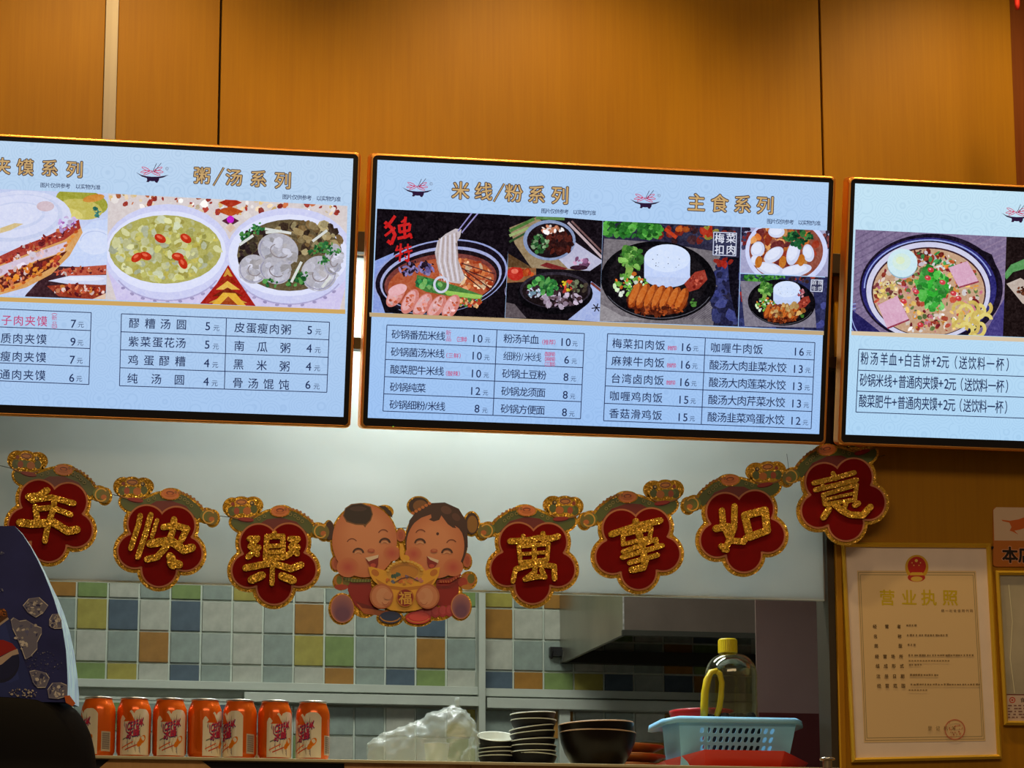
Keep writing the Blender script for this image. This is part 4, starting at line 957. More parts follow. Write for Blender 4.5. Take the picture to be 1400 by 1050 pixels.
    for k2 in range(9): t = k2/8; p.ell(80+t*190, -352+t*t*125-20*t, 9, 9, (170, 110, 45), n=10)
    p.ell(282, -212, 38, 34, GRN2); p.ell(322, -200, 34, 44, (120, 110, 45)); p.ell(318, -192, 18, 16, (195, 110, 50)); p.arc(300, -205, 38, 40, 30, 320, 9, GLD)
    # nudge keeps the printed body clear of the flower face
    p.build('lion_face', M_PGLOSS, root)
    # blossom face: salmon line, then dark red field
    b = MB(); prism_px(b, gp, flower(cx, cy, k, rot, 11), 0.004, 0.0072); b.build('outline', M_PINK, root)
    b = MB(); prism_px(b, gp, flower(cx, cy, k, rot, 0), 0.0070, 0.0078); b.build('blossom', M_RED, root)
    # raised glittering character
    b = MB(); ox, oy, kk = frame; T = lambda x, y: (ox+x/kk, oy+y/kk); h1 = 0.0110
    for st in strokes:
        pts, w = st[0], st[1]; stroke(b, gp, T, pts, w*1.18/kk, 0.0076, h1, len(st) > 2); h1 += 2e-4
    o = b.build('character', M_GLIT, root); o['label'] = 'raised gold glitter character '+ch
    return root
A_ = (0, 600, 4.667); B_ = (280, 640, 3.684); C_ = (650, 640, 4.667); D_ = (920, 600, 4.667)
plaque('年', 69.6, 714.5, 6, -1, A_, [
    ([(180, 375), (240, 372), (300, 335)], 38), ([(190, 385), (210, 400)], 34), ([(200, 395), (330, 380), (470, 418)], 32),
    ([(225, 440), (235, 520)], 34), ([(225, 455), (330, 445), (450, 490)], 30), ([(125, 540), (200, 550), (340, 540), (430, 595), (490, 585)], 44),
    ([(345, 390), (342, 450), (312, 530), (298, 590), (285, 660)], 32)], 'red blossom plaque with the gold character 年, leftmost of the garland')
plaque('快', 218.8, 748.3, 3, -1, A_, [
    ([(893, 495), (880, 560), (832, 705)], 30), ([(960, 490), (930, 600), (877, 760)], 32), ([(1000, 525), (968, 630)], 24),
    ([(1108, 520), (1098, 600), (1062, 690), (1000, 760), (935, 775)], 36), ([(1040, 570), (1110, 558), (1190, 580), (1155, 650)], 36),
    ([(955, 675), (1085, 655), (1170, 715), (1222, 700)], 46), ([(1082, 755), (1105, 800), (1140, 808)], 46), ([(1085, 790), (1100, 815)], 44)],
    'red blossom plaque with the gold character 快, second from the left')
plaque('樂', 374.0, 772.5, -1, -1, B_, [
    ([(222, 360), (262, 358), (228, 400), (268, 405), (215, 452)], 26), ([(235, 380), (262, 440)], 24), ([(310, 350), (390, 348), (392, 455), (303, 458)], 24, 1),
    ([(312, 398), (388, 396)], 20), ([(308, 428), (388, 426)], 20), ([(348, 332), (344, 350)], 24), ([(425, 362), (465, 362), (430, 402), (465, 405), (405, 450)], 26), ([(445, 380), (462, 438)], 24),
    ([(202, 508), (335, 482), (430, 512), (482, 492)], 30), ([(338, 470), (335, 588)], 22), ([(285, 545), (232, 568)], 36), ([(385, 548), (440, 570)], 36)],
    'red blossom plaque with the gold character 樂, beside the boy cut-out')
plaque('萬', 727.6, 771.5, 1, 1, C_, [
    ([(215, 472), (310, 470), (400, 452), (480, 455), (522, 440)], 34), ([(298, 440), (306, 500)], 26), ([(424, 422), (430, 470)], 28),
    ([(270, 505), (460, 490), (450, 590), (282, 608)], 24, 1), ([(275, 556), (455, 542)], 20), ([(368, 490), (370, 640)], 26),
    ([(250, 650), (370, 618), (495, 632), (498, 712)], 30), ([(250, 650), (232, 730)], 26), ([(375, 630), (370, 670), (310, 715), (380, 700), (435, 700), (415, 655)], 28)],
    'red blossom plaque with the gold character 萬, beside the girl cut-out')
plaque('事', 870.5, 752.3, -3, 1, C_, [
    ([(860, 428), (1010, 378), (1172, 340)], 36), ([(935, 430), (1115, 390), (1105, 450), (935, 492)], 24, 1), ([(935, 540), (1145, 460), (1150, 500)], 26),
    ([(930, 575), (1185, 500)], 28), ([(975, 610), (1155, 560)], 28), ([(1015, 345), (1045, 460), (1075, 600), (1062, 640), (990, 655)], 38)],
    'red blossom plaque with the gold character 事, between 萬 and 如')
plaque('如', 1013.2, 728.6, -5, 1, D_, [
    ([(305, 462), (312, 560), (362, 655), (442, 662), (455, 640)], 34), ([(385, 435), (382, 570), (345, 670), (318, 712)], 34), ([(265, 578), (345, 565)], 40),
    ([(450, 495), (578, 462), (592, 590), (482, 632)], 42, 1), ([(300, 690), (335, 715)], 34)],
    'red blossom plaque with the gold character 如, its lion head bright under the middle screen')
plaque('意', 1150.4, 686.0, -9, 1, D_, [
    ([(890, 288), (1020, 258), (1148, 222)], 28), ([(1012, 225), (1028, 262)], 26), ([(900, 332), (1030, 302), (1162, 268)], 28), ([(945, 300), (960, 320)], 20),
    ([(948, 365), (1162, 300), (1150, 395), (962, 425)], 24, 1), ([(960, 395), (1150, 352)], 18), ([(985, 455), (950, 508)], 36),
    ([(1020, 425), (1070, 465), (1120, 490), (1200, 495), (1250, 440)], 36), ([(1095, 410), (1085, 450)], 26), ([(1150, 430), (1172, 418)], 32)],
    'red blossom plaque with the gold character 意, rightmost and partly on the wooden wall')

# children cut-out in the middle of the garland
kr = empty('children_cutout', gp.w(*gp.px(548, 858), 0), 'die-cut decoration of two laughing children holding a gold ingot', 'paper decoration')
KX = lambda x, y: (430+x/5.25, 670+y/5.25)
def kp(h): p = Print(gp, h, 8e-6); p.T = KX; p.Tk = 5.25; return p
b = MB()
for i, (x, y, rx, ry) in enumerate(((355, 370, 245, 275), (870, 380, 228, 270), (100, 295, 42, 78), (155, 530, 46, 60), (615, 330, 42, 55), (745, 115, 85, 70), (1125, 245, 62, 92), (1090, 515, 40, 62),
                       (195, 855, 97, 114), (1045, 840, 82, 100), (540, 920, 98, 62), (740, 925, 105, 58), (880, 880, 110, 60), (640, 700, 275, 185), (190, 660, 62, 62), (1105, 650, 62, 66), (640, 470, 70, 90), (500, 160, 66, 52), (330, 645, 130, 52), (950, 655, 115, 52), (612, 400, 46, 110), (360, 780, 120, 140), (960, 740, 100, 120))):
    prism_px(b, gp, [KX(*q) for q in circ(x, y, rx, ry, 36)], 0.0, 0.004+i*1e-5)
b.build('backing', M_GLIT, kr)
def smile_face(p, eyes, brows, nose, mouth, cheeks):
    for x, y, r in cheeks:
        for q in range(12): p.ell(x, y, r*(1-q/13), r*(1-q/13)*0.9, (212-q*1.2, 128-q*3.6, 90-q*1.2))
    for x, y in brows: p.arc(x, y+40, 38, 40, 205, 325, 7, (130, 62, 40))
    for x, y in eyes: p.arc(x, y+18, 36, 32, 185, 355, 13, (70, 38, 30)); p.arc(x, y+30, 26, 22, 200, 340, 8, (226, 176, 140))
    x, y = nose; p.ell(x, y, 26, 14, (188, 92, 70)); p.ell(x, y-4, 16, 8, (205, 120, 90))
    m = mouth; p.poly(m, (140, 22, 22))
    p.poly([m[0], m[1], (m[1][0]-4, m[1][1]+22), (m[0][0]+24, m[0][1]+26)], (235, 215, 200)); cx = sum(q[0] for q in m)/len(m); cy = sum(q[1] for q in m)/len(m); p.ell(cx+2, cy+18, 20, 14, (195, 75, 65))
SK = (202, 120, 82); SK2 = (192, 104, 72)
p = kp(0.0045)
p.poly([(240, 640), (400, 640), (420, 860), (540, 872), (470, 905), (350, 885), (285, 825), (235, 720)], (150, 10, 12), thick=0.001)
p.poly([(300, 820), (420, 860), (540, 870), (470, 905), (350, 890)], (190, 100, 50))
p.poly([(290, 800), (420, 842), (530, 855), (450, 862), (340, 850)], (120, 6, 10))
p.ell(190, 655, 55, 42, (190, 120, 40)); p.ell(175, 650, 20, 30, (110, 120, 40)); p.ell(225, 660, 26, 30, (120, 110, 40)); p.ell(190, 700, 50, 20, (170, 60, 40))
p.ell(155, 530, 36, 50, SK2, thick=0.001); p.ell(155, 530, 20, 32, (178, 84, 62)); p.ell(615, 330, 34, 44, SK2, thick=0.0004); p.ell(615, 330, 18, 28, (178, 84, 62))
p.ell(105, 295, 34, 68, (60, 28, 22)); 
p.poly([(215, 605), (270, 640), (400, 645), (400, 665), (270, 668), (200, 640)], (95, 105, 40))
for k in range(9): p.line([(225+k*20, 620+min(k, 3)*8), (222+k*20, 655+min(k, 2)*4)], 5, (150, 150, 80))
p.ell(355, 370, 232, 262, (208, 124, 84), thick=0.0015, n=48)
[p.ell(355+q*0.6, 372-q*3.2, 230-q*7, 258-q*8, (210+q*0.9, 127+q*1.4, 88+q*1.4), n=40) for q in range(18)]
p.poly([(450, 118), (505, 122), (545, 160), (556, 205), (530, 185), (495, 148)], (45, 22, 20))
p.poly([(200, 190), (215, 135), (260, 105), (330, 98), (400, 125), (415, 180), (400, 225), (365, 262), (360, 275), (345, 258), (290, 255), (225, 235)], (120, 80, 40)); p.poly([(206, 190), (220, 140), (265, 112), (330, 104), (395, 130), (408, 180), (393, 220), (362, 252), (345, 248), (290, 246), (230, 226)], (38, 20, 20)); p.ell(310, 140, 60, 18, (66, 42, 40))
smile_face(p, [(310, 440), (500, 368)], [(265, 355), (490, 290)], (402, 440), [(360, 492), (455, 470), (452, 540), (440, 575), (400, 560), (378, 530)], [(235, 560, 80), (550, 460, 62)])
p.build('boy', M_PGLOSS, kr)
p = kp(0.0045)
p.poly([(870, 650), (1040, 615), (1030, 740), (970, 835), (870, 830)], (150, 10, 12), thick=0.001)
p.ell(1100, 650, 52, 48, (190, 110, 45)); p.ell(1120, 640, 26, 34, (110, 110, 45)); p.ell(1060, 665, 34, 34, (180, 60, 45)); p.ell(1090, 700, 40, 18, (190, 130, 50))
for k in range(5): p.ell(760+k*52, 885-k*4, 34, 42, (178, 50, 66)); p.ell(762+k*52, 878-k*4, 24, 30, (196, 72, 84))
p.ell(745, 115, 72, 58, (52, 26, 22), thick=0.001); p.ell(755, 118, 52, 42, (130, 85, 40)); p.ell(1125, 245, 50, 78, (60, 30, 24)); p.ell(1128, 250, 38, 62, (150, 105, 35))
p.ell(1090, 510, 30, 50, SK2, thick=0.001); p.ell(1092, 510, 16, 32, (178, 84, 62))
p.ell(870, 380, 222, 262, (64, 32, 28), thick=0.0012, n=48)
p.ell(862, 405, 208, 236, (208, 124, 84), thick=0.0006, n=48)
[p.ell(862, 405-q*2.4, 206-q*7, 232-q*8, (210+q*0.9, 127+q*1.4, 88+q*1.4), n=40) for q in range(18)]
p.poly([(665, 300), (675, 225), (740, 140), (830, 100), (930, 95), (1030, 140), (1090, 240), (1095, 420), (1078, 410), (1065, 330), (1030, 280), (1000, 260), (1012, 280), (985, 275), (950, 250), (925, 215), (905, 188), (890, 220), (850, 232), (815, 218), (835, 205), (830, 180), (760, 205), (700, 250)], (64, 32, 28))
p.ell(940, 150, 40, 28, (96, 58, 50), rot=20); p.ell(1010, 200, 34, 24, (90, 52, 45), rot=40)
for k in range(6): p.ell(700+k*24, 172-k*14, 13, 11, (205, 120, 55), n=12)
p.ell(878, 320, 10, 11, (70, 14, 14))
p.poly([(890, 648), (960, 648), (1040, 600), (1050, 618), (970, 670), (885, 672)], (160, 50, 30))
for k in range(8): p.line([(900+k*18, 655-max(0, k-3)*9), (905+k*18, 672-max(0, k-3)*9)], 4, (210, 130, 70))
smile_face(p, [(752, 372), (945, 442)], [(757, 290), (978, 362)], (852, 442), [(800, 480), (885, 510), (865, 550), (835, 575), (812, 560), (803, 525)], [(705, 465, 60), (990, 560, 72)])
p.build('girl', M_PGLOSS, kr)
for x, y, rx, ry in ((195, 855, 80, 98), (1045, 840, 66, 86)):
    p = kp(0.0072)
    p.ell(x, y, rx+5, ry+5, (215, 140, 95), thick=0.001)
    for q in range(10): p.ell(x+2, y+q*ry*0.045, rx*(1-q*0.045), ry*(1-q*0.06), (172-q*6, 112-q*4, 118-q*0.5))
    p.build('shoe', M_PGLOSS, kr)
p = kp(0.0072); p.ell(540, 918, 80, 44, (34, 58, 108), thick=0.0008); p.arc(540, 905, 74, 44, 20, 170, 9, (190, 135, 65)); p.build('shoe', M_PGLOSS, kr)['label'] = 'blue shoe'
p = kp(0.0072); p.ell(740, 920, 90, 46, (210, 52, 66), thick=0.0008); p.ell(745, 912, 70, 30, (228, 84, 86)); p.arc(740, 908, 84, 46, 20, 160, 9, (222, 130, 65)); p.build('shoe', M_PGLOSS, kr)['label'] = 'pink red shoe'
p = kp(0.0095)
YL = (236, 176, 52)
p.poly([(380, 562), (400, 555), (470, 575), (505, 585), (540, 545), (600, 515), (640, 505), (700, 515), (760, 545), (790, 585), (830, 570), (895, 560), (885, 620), (850, 680), (815, 705), (850, 720), (830, 835), (720, 870), (640, 878), (540, 868), (470, 830), (440, 720), (470, 700), (420, 660), (395, 620)], YL, thick=0.0012)
p.ell(642, 600, 130, 82, (222, 168, 62)); p.ell(642, 590, 100, 60, (205, 140, 50)); p.poly([(430, 640), (520, 690), (640, 705), (770, 690), (860, 640), (820, 705), (640, 732), (470, 705)], (196, 128, 36))
p.ell(430, 600, 30, 22, (200, 120, 40), rot=35); p.ell(850, 600, 30, 22, (200, 120, 40), rot=-35)
for x, y, r, c in ((565, 625, 26, (60, 100, 90)), (590, 610, 22, (70, 110, 105)), (560, 665, 18, (90, 110, 150)), (615, 655, 24, (205, 110, 50)), (640, 640, 20, (215, 130, 60)), (680, 665, 24, (222, 140, 60)), (655, 630, 16, (130, 110, 150)), (720, 645, 20, (190, 110, 130)), (755, 655, 22, (200, 130, 130)), (520, 655, 20, (215, 120, 40)), (640, 675, 16, (225, 150, 60))):
    p.blobs(8, x, y, r*0.7, r*0.6, r*0.35, r*0.6, [c])
p.line([(570, 670), (620, 640), (680, 630), (740, 660)], 6, (90, 60, 70))
for x in (475, 805): p.ell(x, 770, 85, 90, (190, 110, 70), thick=0.0008); p.ell(x, 770, 72, 78, (212, 140, 104)); p.ell(x+(12 if x < 600 else -12), 770, 50, 60, (220, 158, 124))
for x, sg in ((520, 1), (760, -1)): p.ell(x, 765, 32, 28, (216, 150, 116), rot=sg*-30); p.arc(x-sg*18, 800, 26, 30, 20, 160, 4, (180, 96, 66))
p.ell(645, 780, 64, 66, (205, 130, 40)); p.ell(645, 780, 56, 60, (140, 20, 12)); p.glyph('福', 645, 782, 98, (226, 176, 70), bold=0.02)
p.ell(620, 450, 16, 60, YL); p.ell(645, 498, 30, 24, YL)
for k in range(13): t = math.radians(190+k*13); p.ell(642+125*math.cos(t), 600+82*math.sin(t), 12, 9, (232, 190, 90), n=10)
p.build('gold_ingot', M_PGLOSS, kr)

# string that carries the garland
sm = MB()
knots = [(-6, 636), (3, 637), (145, 675), (153, 676), (290, 705), (296, 705), (438, 720), (452, 722), (652, 722), (665, 721), (800, 709), (806, 709), (938, 686), (946, 685), (1075, 657), (1078, 656), (1190, 628), (1210, 622)]
sm.tube([gp.w(*gp.px(x, y), -0.0009) for x, y in knots], 0.0007, 5)
tuft = gp.px(1075, 621); sm.tube([gp.w(*gp.px(1078.5, 656), 0.003), gp.w(*gp.px(1077, 640), 0.006), gp.w(*tuft, 0.004)], 0.0005, 5)
sm.build('garland_string', M_BLACK, label='thin black string threading the blossom plaques together', category='string')

# ================================================================== FRAMES AND SIGN ON THE WOODEN WALL
wp = Plane((0, 0, 0))
def frame_thing(corners, label, hh=0.014):
    ab = [wp.px(*q) for q in corners]                      # TL TR BR BL
    c = Vector((sum(a[0] for a in ab)/4, sum(a[1] for a in ab)/4, 0))
    root = empty('picture_frame', wp.w(c.x, min(a[1] for a in ab), 0.0), label, 'frame')
    def inset(d):
        out = []
        for i in range(4):
            p0, p1, p2 = Vector(ab[i-1]), Vector(ab[i]), Vector(ab[(i+1) % 4])
            out.append(tuple(p1+(p0-p1).normalized()*d+(p2-p1).normalized()*d))
        return out
    o, m1, i1 = ab, inset(0.0045), inset(0.009)
    for i in range(4):
        j = (i+1) % 4; b = MB()
        b.add([wp.w(*o[i], 0.002), wp.w(*o[j], 0.002), wp.w(*o[i], hh*0.7), wp.w(*o[j], hh*0.7), wp.w(*m1[i], hh), wp.w(*m1[j], hh), wp.w(*i1[i], hh*0.6), wp.w(*i1[j], hh*0.6), wp.w(*i1[i], 0.002), wp.w(*i1[j], 0.002)],
              [(1, 0, 2, 3), (3, 2, 4, 5), (5, 4, 6, 7), (7, 6, 8, 9), (9, 8, 0, 1)])
        b.build('frame_bar', M_GOLDF, root)
    return root, i1
fr1, i1 = frame_thing([(1148.4, 742.4), (1352.5, 744), (1368, 1038), (1163, 1043)], 'wide gold frame holding the business licence with the red emblem')
MB().prism(wp, i1[::-1], 0.002, 0.004).build('mat_board', mat('cream_paper', (0.86, 0.70, 0.60), 0.5, coat=0.3, noise=0.04, nscale=20), fr1)
p = Print(wp, 0.0045, 8e-6); p.frame(1130, 680, 4.774)
paper = (205, 185, 150)
p.poly([(190, 470), (985, 478), (1075, 1720), (300, 1610)], paper, thick=0.0006) if False else None
p.T = lambda x, y: (x, y); p.Tk = 1
def q1(u, v):                                              # unit coordinates inside the frame
    TLc, TRc, BRc, BLc = (1155, 749), (1346, 750), (1361, 1033), (1169, 1036)
    return (TLc[0]*(1-u)*(1-v)+TRc[0]*u*(1-v)+BRc[0]*u*v+BLc[0]*(1-u)*v, TLc[1]*(1-u)*(1-v)+TRc[1]*u*(1-v)+BRc[1]*u*v+BLc[1]*(1-u)*v)
p.poly([q1(0.075, 0.11), q1(0.925, 0.11), q1(0.93, 0.93), q1(0.065, 0.93)], (228, 196, 148))
for d in (0.0, 0.012): p.line([q1(0.085+d, 0.118+d), q1(0.915-d, 0.118+d), q1(0.92-d, 0.92-d), q1(0.075+d, 0.92-d)], 0.9, (160, 140, 105), closed=True)
p.ell(1252.5, 776, 16, 17, (215, 165, 40)); p.ell(1252.5, 774.5, 12.5, 13, (190, 40, 30)); p.ell(1252, 790, 12, 6, (185, 50, 40)); p.poly([(1245, 783), (1260, 783), (1262, 787), (1243, 787)], (225, 180, 60)); p.ell(1252.3, 792, 8, 3.5, (220, 180, 80))
p.ell(1251.8, 767, 2.2, 2.2, (235, 200, 90), n=8)
for x, y in ((1246, 770), (1257.5, 770), (1248.5, 773.5), (1255.5, 773.5)): p.ell(x, y, 0.9, 0.9, (235, 190, 90), n=6)
for ch, x in zip('营业执照', (1212, 1242, 1269, 1298)): p.glyph(ch, x, 817.5, 22, (205, 175, 25), bold=0.02)
p.text('统一社会信用代码', 1288, 1327, 835.5, 4.4, (120, 95, 70), slope=0)
FT = (95, 72, 45); FV = (140, 115, 80)
for t, y, v, x1_ in (('经营者', 857, '个体', 1250), ('名　称', 870.5, '小吃店', 1295), ('类　型', 883.5, '个体', 1248), ('经营场所', 898, '', 1328), ('组成形式', 911, '', 1258), ('注册日期', 925, '', 1280), ('经营范围', 938, '', 1336)):
    dx_ = (y-857)*0.07; n = len(t)
    for i, ch in enumerate(t):
        if ch != '　': p.glyph(ch, 1195+dx_+i*(33/(n-1)), y, 5.6, FT, bold=0.02)
    R = random.Random(int(y)); x = 1238+dx_
    while x < x1_:
        p.line([(x, y-1.6), (x+R.uniform(1.6, 3.2), y-1.6+R.uniform(-.4, .4))], R.uniform(1.6, 2.6), FV); x += R.uniform(3.2, 4.2)
for y, x1_ in ((904, 1295), (944, 1265)):
    x = 1241; R = random.Random(int(y))
    while x < x1_: p.line([(x, y), (x+2.4, y)], 1.6, FV); x += 3.8
p.arc(1304, 998, 13.5, 13.5, 0, 360, 1.4, (200, 110, 85), n=28); p.blobs(26, 1304, 998, 12, 12, 0.6, 1.4, [(200, 120, 90)])
p.text('登记机关', 1270, 1302, 996, 6, FV, slope=0); p.text('2018年', 1272, 1294, 1010, 5, FV, slope=0) if False else None
p.poly([q1(0.02, 0.86), q1(0.30, 0.86), q1(0.30, 0.985), q1(0.03, 0.985)], (95, 105, 80)) if False else None
p.build('certificate', M_PRINT, fr1)
fr2, i2 = frame_thing([(1359, 781), (1540, 782), (1552, 994), (1371, 992)], 'gold frame cut by the right photo edge, under the orange sign')
MB().prism(wp, i2[::-1], 0.002, 0.004).build('mat_board', mat('wrinkled_paper', (0.45, 0.40, 0.30), 0.35, coat=0.5, bump=0.6, noise=0.2, nscale=9), fr2)
p = Print(wp, 0.0045, 8e-6)
p.poly([(1373.5, 950), (1545, 952), (1546, 986), (1375.5, 986)], (205, 180, 165)); p.line([(1373.5, 950), (1545, 952)], 1.5, (110, 50, 45))
p.arc(1383, 957.5, 3.6, 3.6, 0, 360, 1.3, (190, 60, 45)); p.ell(1383, 957.5, 1.5, 1.5, (190, 60, 45), n=8); p.text('食品安全', 1397, 1430, 957.5, 7, (90, 70, 60), slope=0)
for i in range(5):
    x = 1377; R = random.Random(i)
    while x < 1440: p.line([(x, 965+i*4), (x+R.uniform(2, 6), 965+i*4)], 1.7, (130, 90, 85)); x += R.uniform(5, 9)
p.line([(1378, 800), (1383, 850), (1380, 900), (1386, 948)], 1.0, (225, 220, 190))
p.build('certificate', M_PRINT, fr2)

sp = Plane((0, 0, 0))
def rrect(x0, y0, x1, y1, r):
    pts = []
    for cx, cy, s0 in ((x1-r, y1-r, 0), (x0+r, y1-r, 90), (x0+r, y0+r, 180), (x1-r, y0+r, 270)):
        for i in range(5): t = math.radians(s0+90*i/4); pts.append((cx+r*math.cos(t), cy+r*math.sin(t)))
    return pts
sg = empty('shop_notice', sp.w(*sp.px(1400, 777), 0), 'orange and cream notice with a bird above 本店, at the right edge', 'sign')
b = MB(); prism_px(b, sp, rrect(1357, 694, 1450, 775, 4), 0.001, 0.004); b.build('board', mat('notice_orange', (0.55, 0.16, 0.015), 0.4), sg)
p = Print(sp, 0.0042, 8e-6)
p.poly([(1357, 698), (1361, 694), (1450, 695), (1450, 740), (1358.5, 739.5)], (222, 190, 160))
p.poly([(1368, 711), (1380, 712.5), (1392, 710.5), (1404, 706), (1412, 700), (1410, 712), (1402, 722), (1394, 724.5), (1386, 726), (1391.5, 731.5), (1384, 727.5), (1379.5, 726), (1382, 721), (1379, 715), (1370, 713)], (210, 100, 35))
for ch, x in (('本', 1380), ('店', 1402), ('推', 1424)): p.glyph(ch, x, 759, 23, (215, 150, 110), bold=0.07); p.glyph(ch, x, 759, 22, (35, 25, 20), bold=0.035)
p.build('notice_print', M_PRINT, sg)

# screw heads beside the frames
a = sp.px(1356, 749); MB().prism(sp, [(a[0]+0.003*math.cos(k), a[1]+0.003*math.sin(k)) for k in [i*PI/4 for i in range(8)]], 0.001, 0.004).build('screw', M_BLACK, label='small dark screw head between the two gold frames', category='screw')

# hanging red ornament at the top right corner
a = P(1391, 14, -0.3)
rb = empty('red_tassel', a, 'red tassel tip hanging at the top right corner', 'tassel')
MB().lathe([(0.0, 0), (0.004, 0.002), (0.0055, 0.012), (0.0058, 0.05), (0.005, 0.08), (0.0, 0.085)], a, 14).build('tassel', mat('red_cord', (0.6, 0.02, 0.01), 0.6), rb, smooth=True)
MB().tube([a+Vector((0, 0, 0.08)), a+Vector((0, 0, ROOM_H-a.z))], 0.001, 6).build('cord', mat('red_thread', (0.5, 0.02, 0.01), 0.7), rb)

# ================================================================== THINGS ON THE COUNTER
def base(px, py, Y): q = P(px, py, Y); return Vector((q.x, Y, ZC))
# soda cans
ORN = (226, 98, 14)
def can():
    c0 = base(232, 1033, 0.045)
    root = empty('soda_can', c0)
    R0 = 0.0330; Hh = 0.1185
    prof = [(0.0, 0.003), (0.021, 0.003), (0.0245, 0.0), (0.0265, 0.001), (0.030, 0.006), (R0, 0.014), (R0, 0.092), (0.0318, 0.099), (0.0295, 0.105), (0.0268, 0.111), (0.0262, 0.1135)]
    MB().lathe(prof, c0, 48, col=lin(ORN)).build('body', M_CAN, root, smooth=True)
    MB().lathe([(0.0262, 0.1135), (0.0272, 0.1145), (0.0272, 0.1165), (0.0262, 0.1175), (0.0248, 0.1170), (0.0240, 0.1125), (0.0, 0.1125)], c0, 40).build('lid', mat('can_lid', (0.55, 0.52, 0.48), 0.3, 0.9), root, smooth=True)
    m = MB()
    def W(a, z, d): r = R0+d; return c0+Vector((r*math.sin(a), -r*math.cos(a), z))
    def strip(f0, f1, a0, a1, col, d, n=24):
        for i in range(n):
            t0, t1 = i/n, (i+1)/n; u, v = a0+(a1-a0)*t0, a0+(a1-a0)*t1
            m.add([W(u, f0(t0), d), W(v, f0(t1), d), W(v, f1(t1), d), W(u, f1(t0), d)], [(0, 1, 2, 3)], lin(col))
    SIL = (246, 236, 214)
    top = lambda t: 0.090-0.020*(0 if t > 0.62 else (0.62-t)/0.62)**1.0 - (0.010*((t-0.8)/0.2)**2 if t > 0.8 else 0) + (0.006*math.sin(t*22) if t < 0.5 else 0)
    strip(lambda t: 0.006, lambda t: top(t)+0.004, -1.1, 0.8, SIL, 0.00015)
    strip(lambda t: 0.070, lambda t: 0.070+0.018*math.sin(t*PI)**2, -0.9, -0.1, ORN, 0.00025, 12)
    for k, (a0, a1, z0, z1, c) in enumerate(((-0.95, -0.25, 0.018, 0.030, (226, 110, 50)), (-0.75, -0.05, 0.014, 0.024, (205, 80, 50)), (-0.9, -0.5, 0.034, 0.04, (120, 130, 110)))):
        strip(lambda t, z0=z0, z1=z1: z0+(z1-z0)*t, lambda t, z0=z0, z1=z1: z0+(z1-z0)*t+0.0025, a0, a1, c, 0.0003, 8)
    # grey mountain facets
    Rn = random.Random(3)
    for k in range(34):
        a = Rn.uniform(-0.95, 0.2); z = Rn.uniform(0.012, 0.075); c = Rn.choice([(205, 192, 170), (180, 168, 152), (250, 244, 225), (165, 155, 160)])
        m.add([W(a, z, .0002), W(a+0.10, z-0.006, .0002), W(a+0.07, z+0.012, .0002)], [(0, 1, 2)], lin(c))
    # orange fruit
    for (ca, cz, ra, rz) in ((0.30, 0.036, 0.22, 0.0075), (0.12, 0.028, 0.17, 0.006)):
        pts = [W(ca+ra*math.cos(k*PI/10), cz+rz*math.sin(k*PI/10)+0.018*(math.cos(k*PI/10)*ra), 0.0004) for k in range(20)]; m.add(pts, [list(range(20))], lin((235, 130, 20)))
    # slanted lettering
    def word(t, a0, z0, size, dang, slant, col, bold, d, wf=0.56):
        for i, ch in enumerate(t):
            vs, fs = glyph(ch); cx = (min(v[0] for v in vs)+max(v[0] for v in vs))/2
            aa = a0+dang*i
            for q in range(7):
                ox, oz = (0, 0) if q == 6 else (bold*math.cos(q*PI/3), bold*math.sin(q*PI/3))
                m.add([W(aa+(v[0]-cx+ox)*size*wf/R0, z0+(v[1]+oz)*size*1.25+slant*(aa-a0+(v[0]-cx)*size/R0)*R0, d+q*2e-6) for v in vs], fs, lin(col))
    word('ICEPEAK', -0.68, 0.0505, 0.0165, 0.162, 0.35, (70, 70, 130), 0.035, 0.0005)
    word('ICEPEAK', -0.70, 0.052, 0.0165, 0.162, 0.35, (228, 48, 78), 0.012, 0.0007)
    word('冰峰', -0.46, 0.037, 0.0155, 0.40, 0.3, (60, 60, 120), 0.035, 0.0005, 0.85); word('冰峰', -0.48, 0.0385, 0.0155, 0.40, 0.3, (225, 55, 80), 0.012, 0.0007, 0.85)
    lbp = m.build('label_print', M_CAN, root)
    m2 = MB()
    def rect(a0, a1, z0, z1, col, d):
        n = 4
        for i in range(n):
            u, v = a0+(a1-a0)*i/n, a0+(a1-a0)*(i+1)/n; m2.add([W(u, z0, d), W(v, z0, d), W(v, z1, d), W(u, z1, d)], [(0, 1, 2, 3)], lin(col))
    rect(1.02, 1.62, 0.012, 0.050, (205, 190, 170), 0.0002)
    for k in range(14): rect(1.08, 1.56, 0.016+k*0.0023, 0.0172+k*0.0023, (100, 90, 100), 0.0003)
    m2.build('barcode', M_CAN, lbp)
    return root
def copy_tree(o, parent=None):
    c = o.copy(); COL.objects.link(c); c.parent = parent
    for ch in list(o.children): copy_tree(ch, c)
    return c
can0 = can()
cans = [(133, -50, 'leftmost orange can, half hidden behind the black dispenser base'), (182, 10, 'second orange can from the left, fruit print facing front'),
        (231, 14, 'orange can third from the left with its lettering square on'), (279, 52, 'middle orange can of seven, orange stripe on its left'),
        (327, -40, 'fifth orange can from the left with its barcode showing'), (375, 30, 'orange can second from the right end of the row'),
        (427, -22, 'rightmost orange can, standing slightly apart in shade')]
for i, (px_, deg, lb) in enumerate(cans):
    o = can0 if px_ == 231 else copy_tree(can0)
    o.location = base(px_, 1034, 0.045); o.rotation_euler = (0, 0, math.radians(deg))
    tag(o, lb, 'can', 'orange soda cans in a row on the counter')

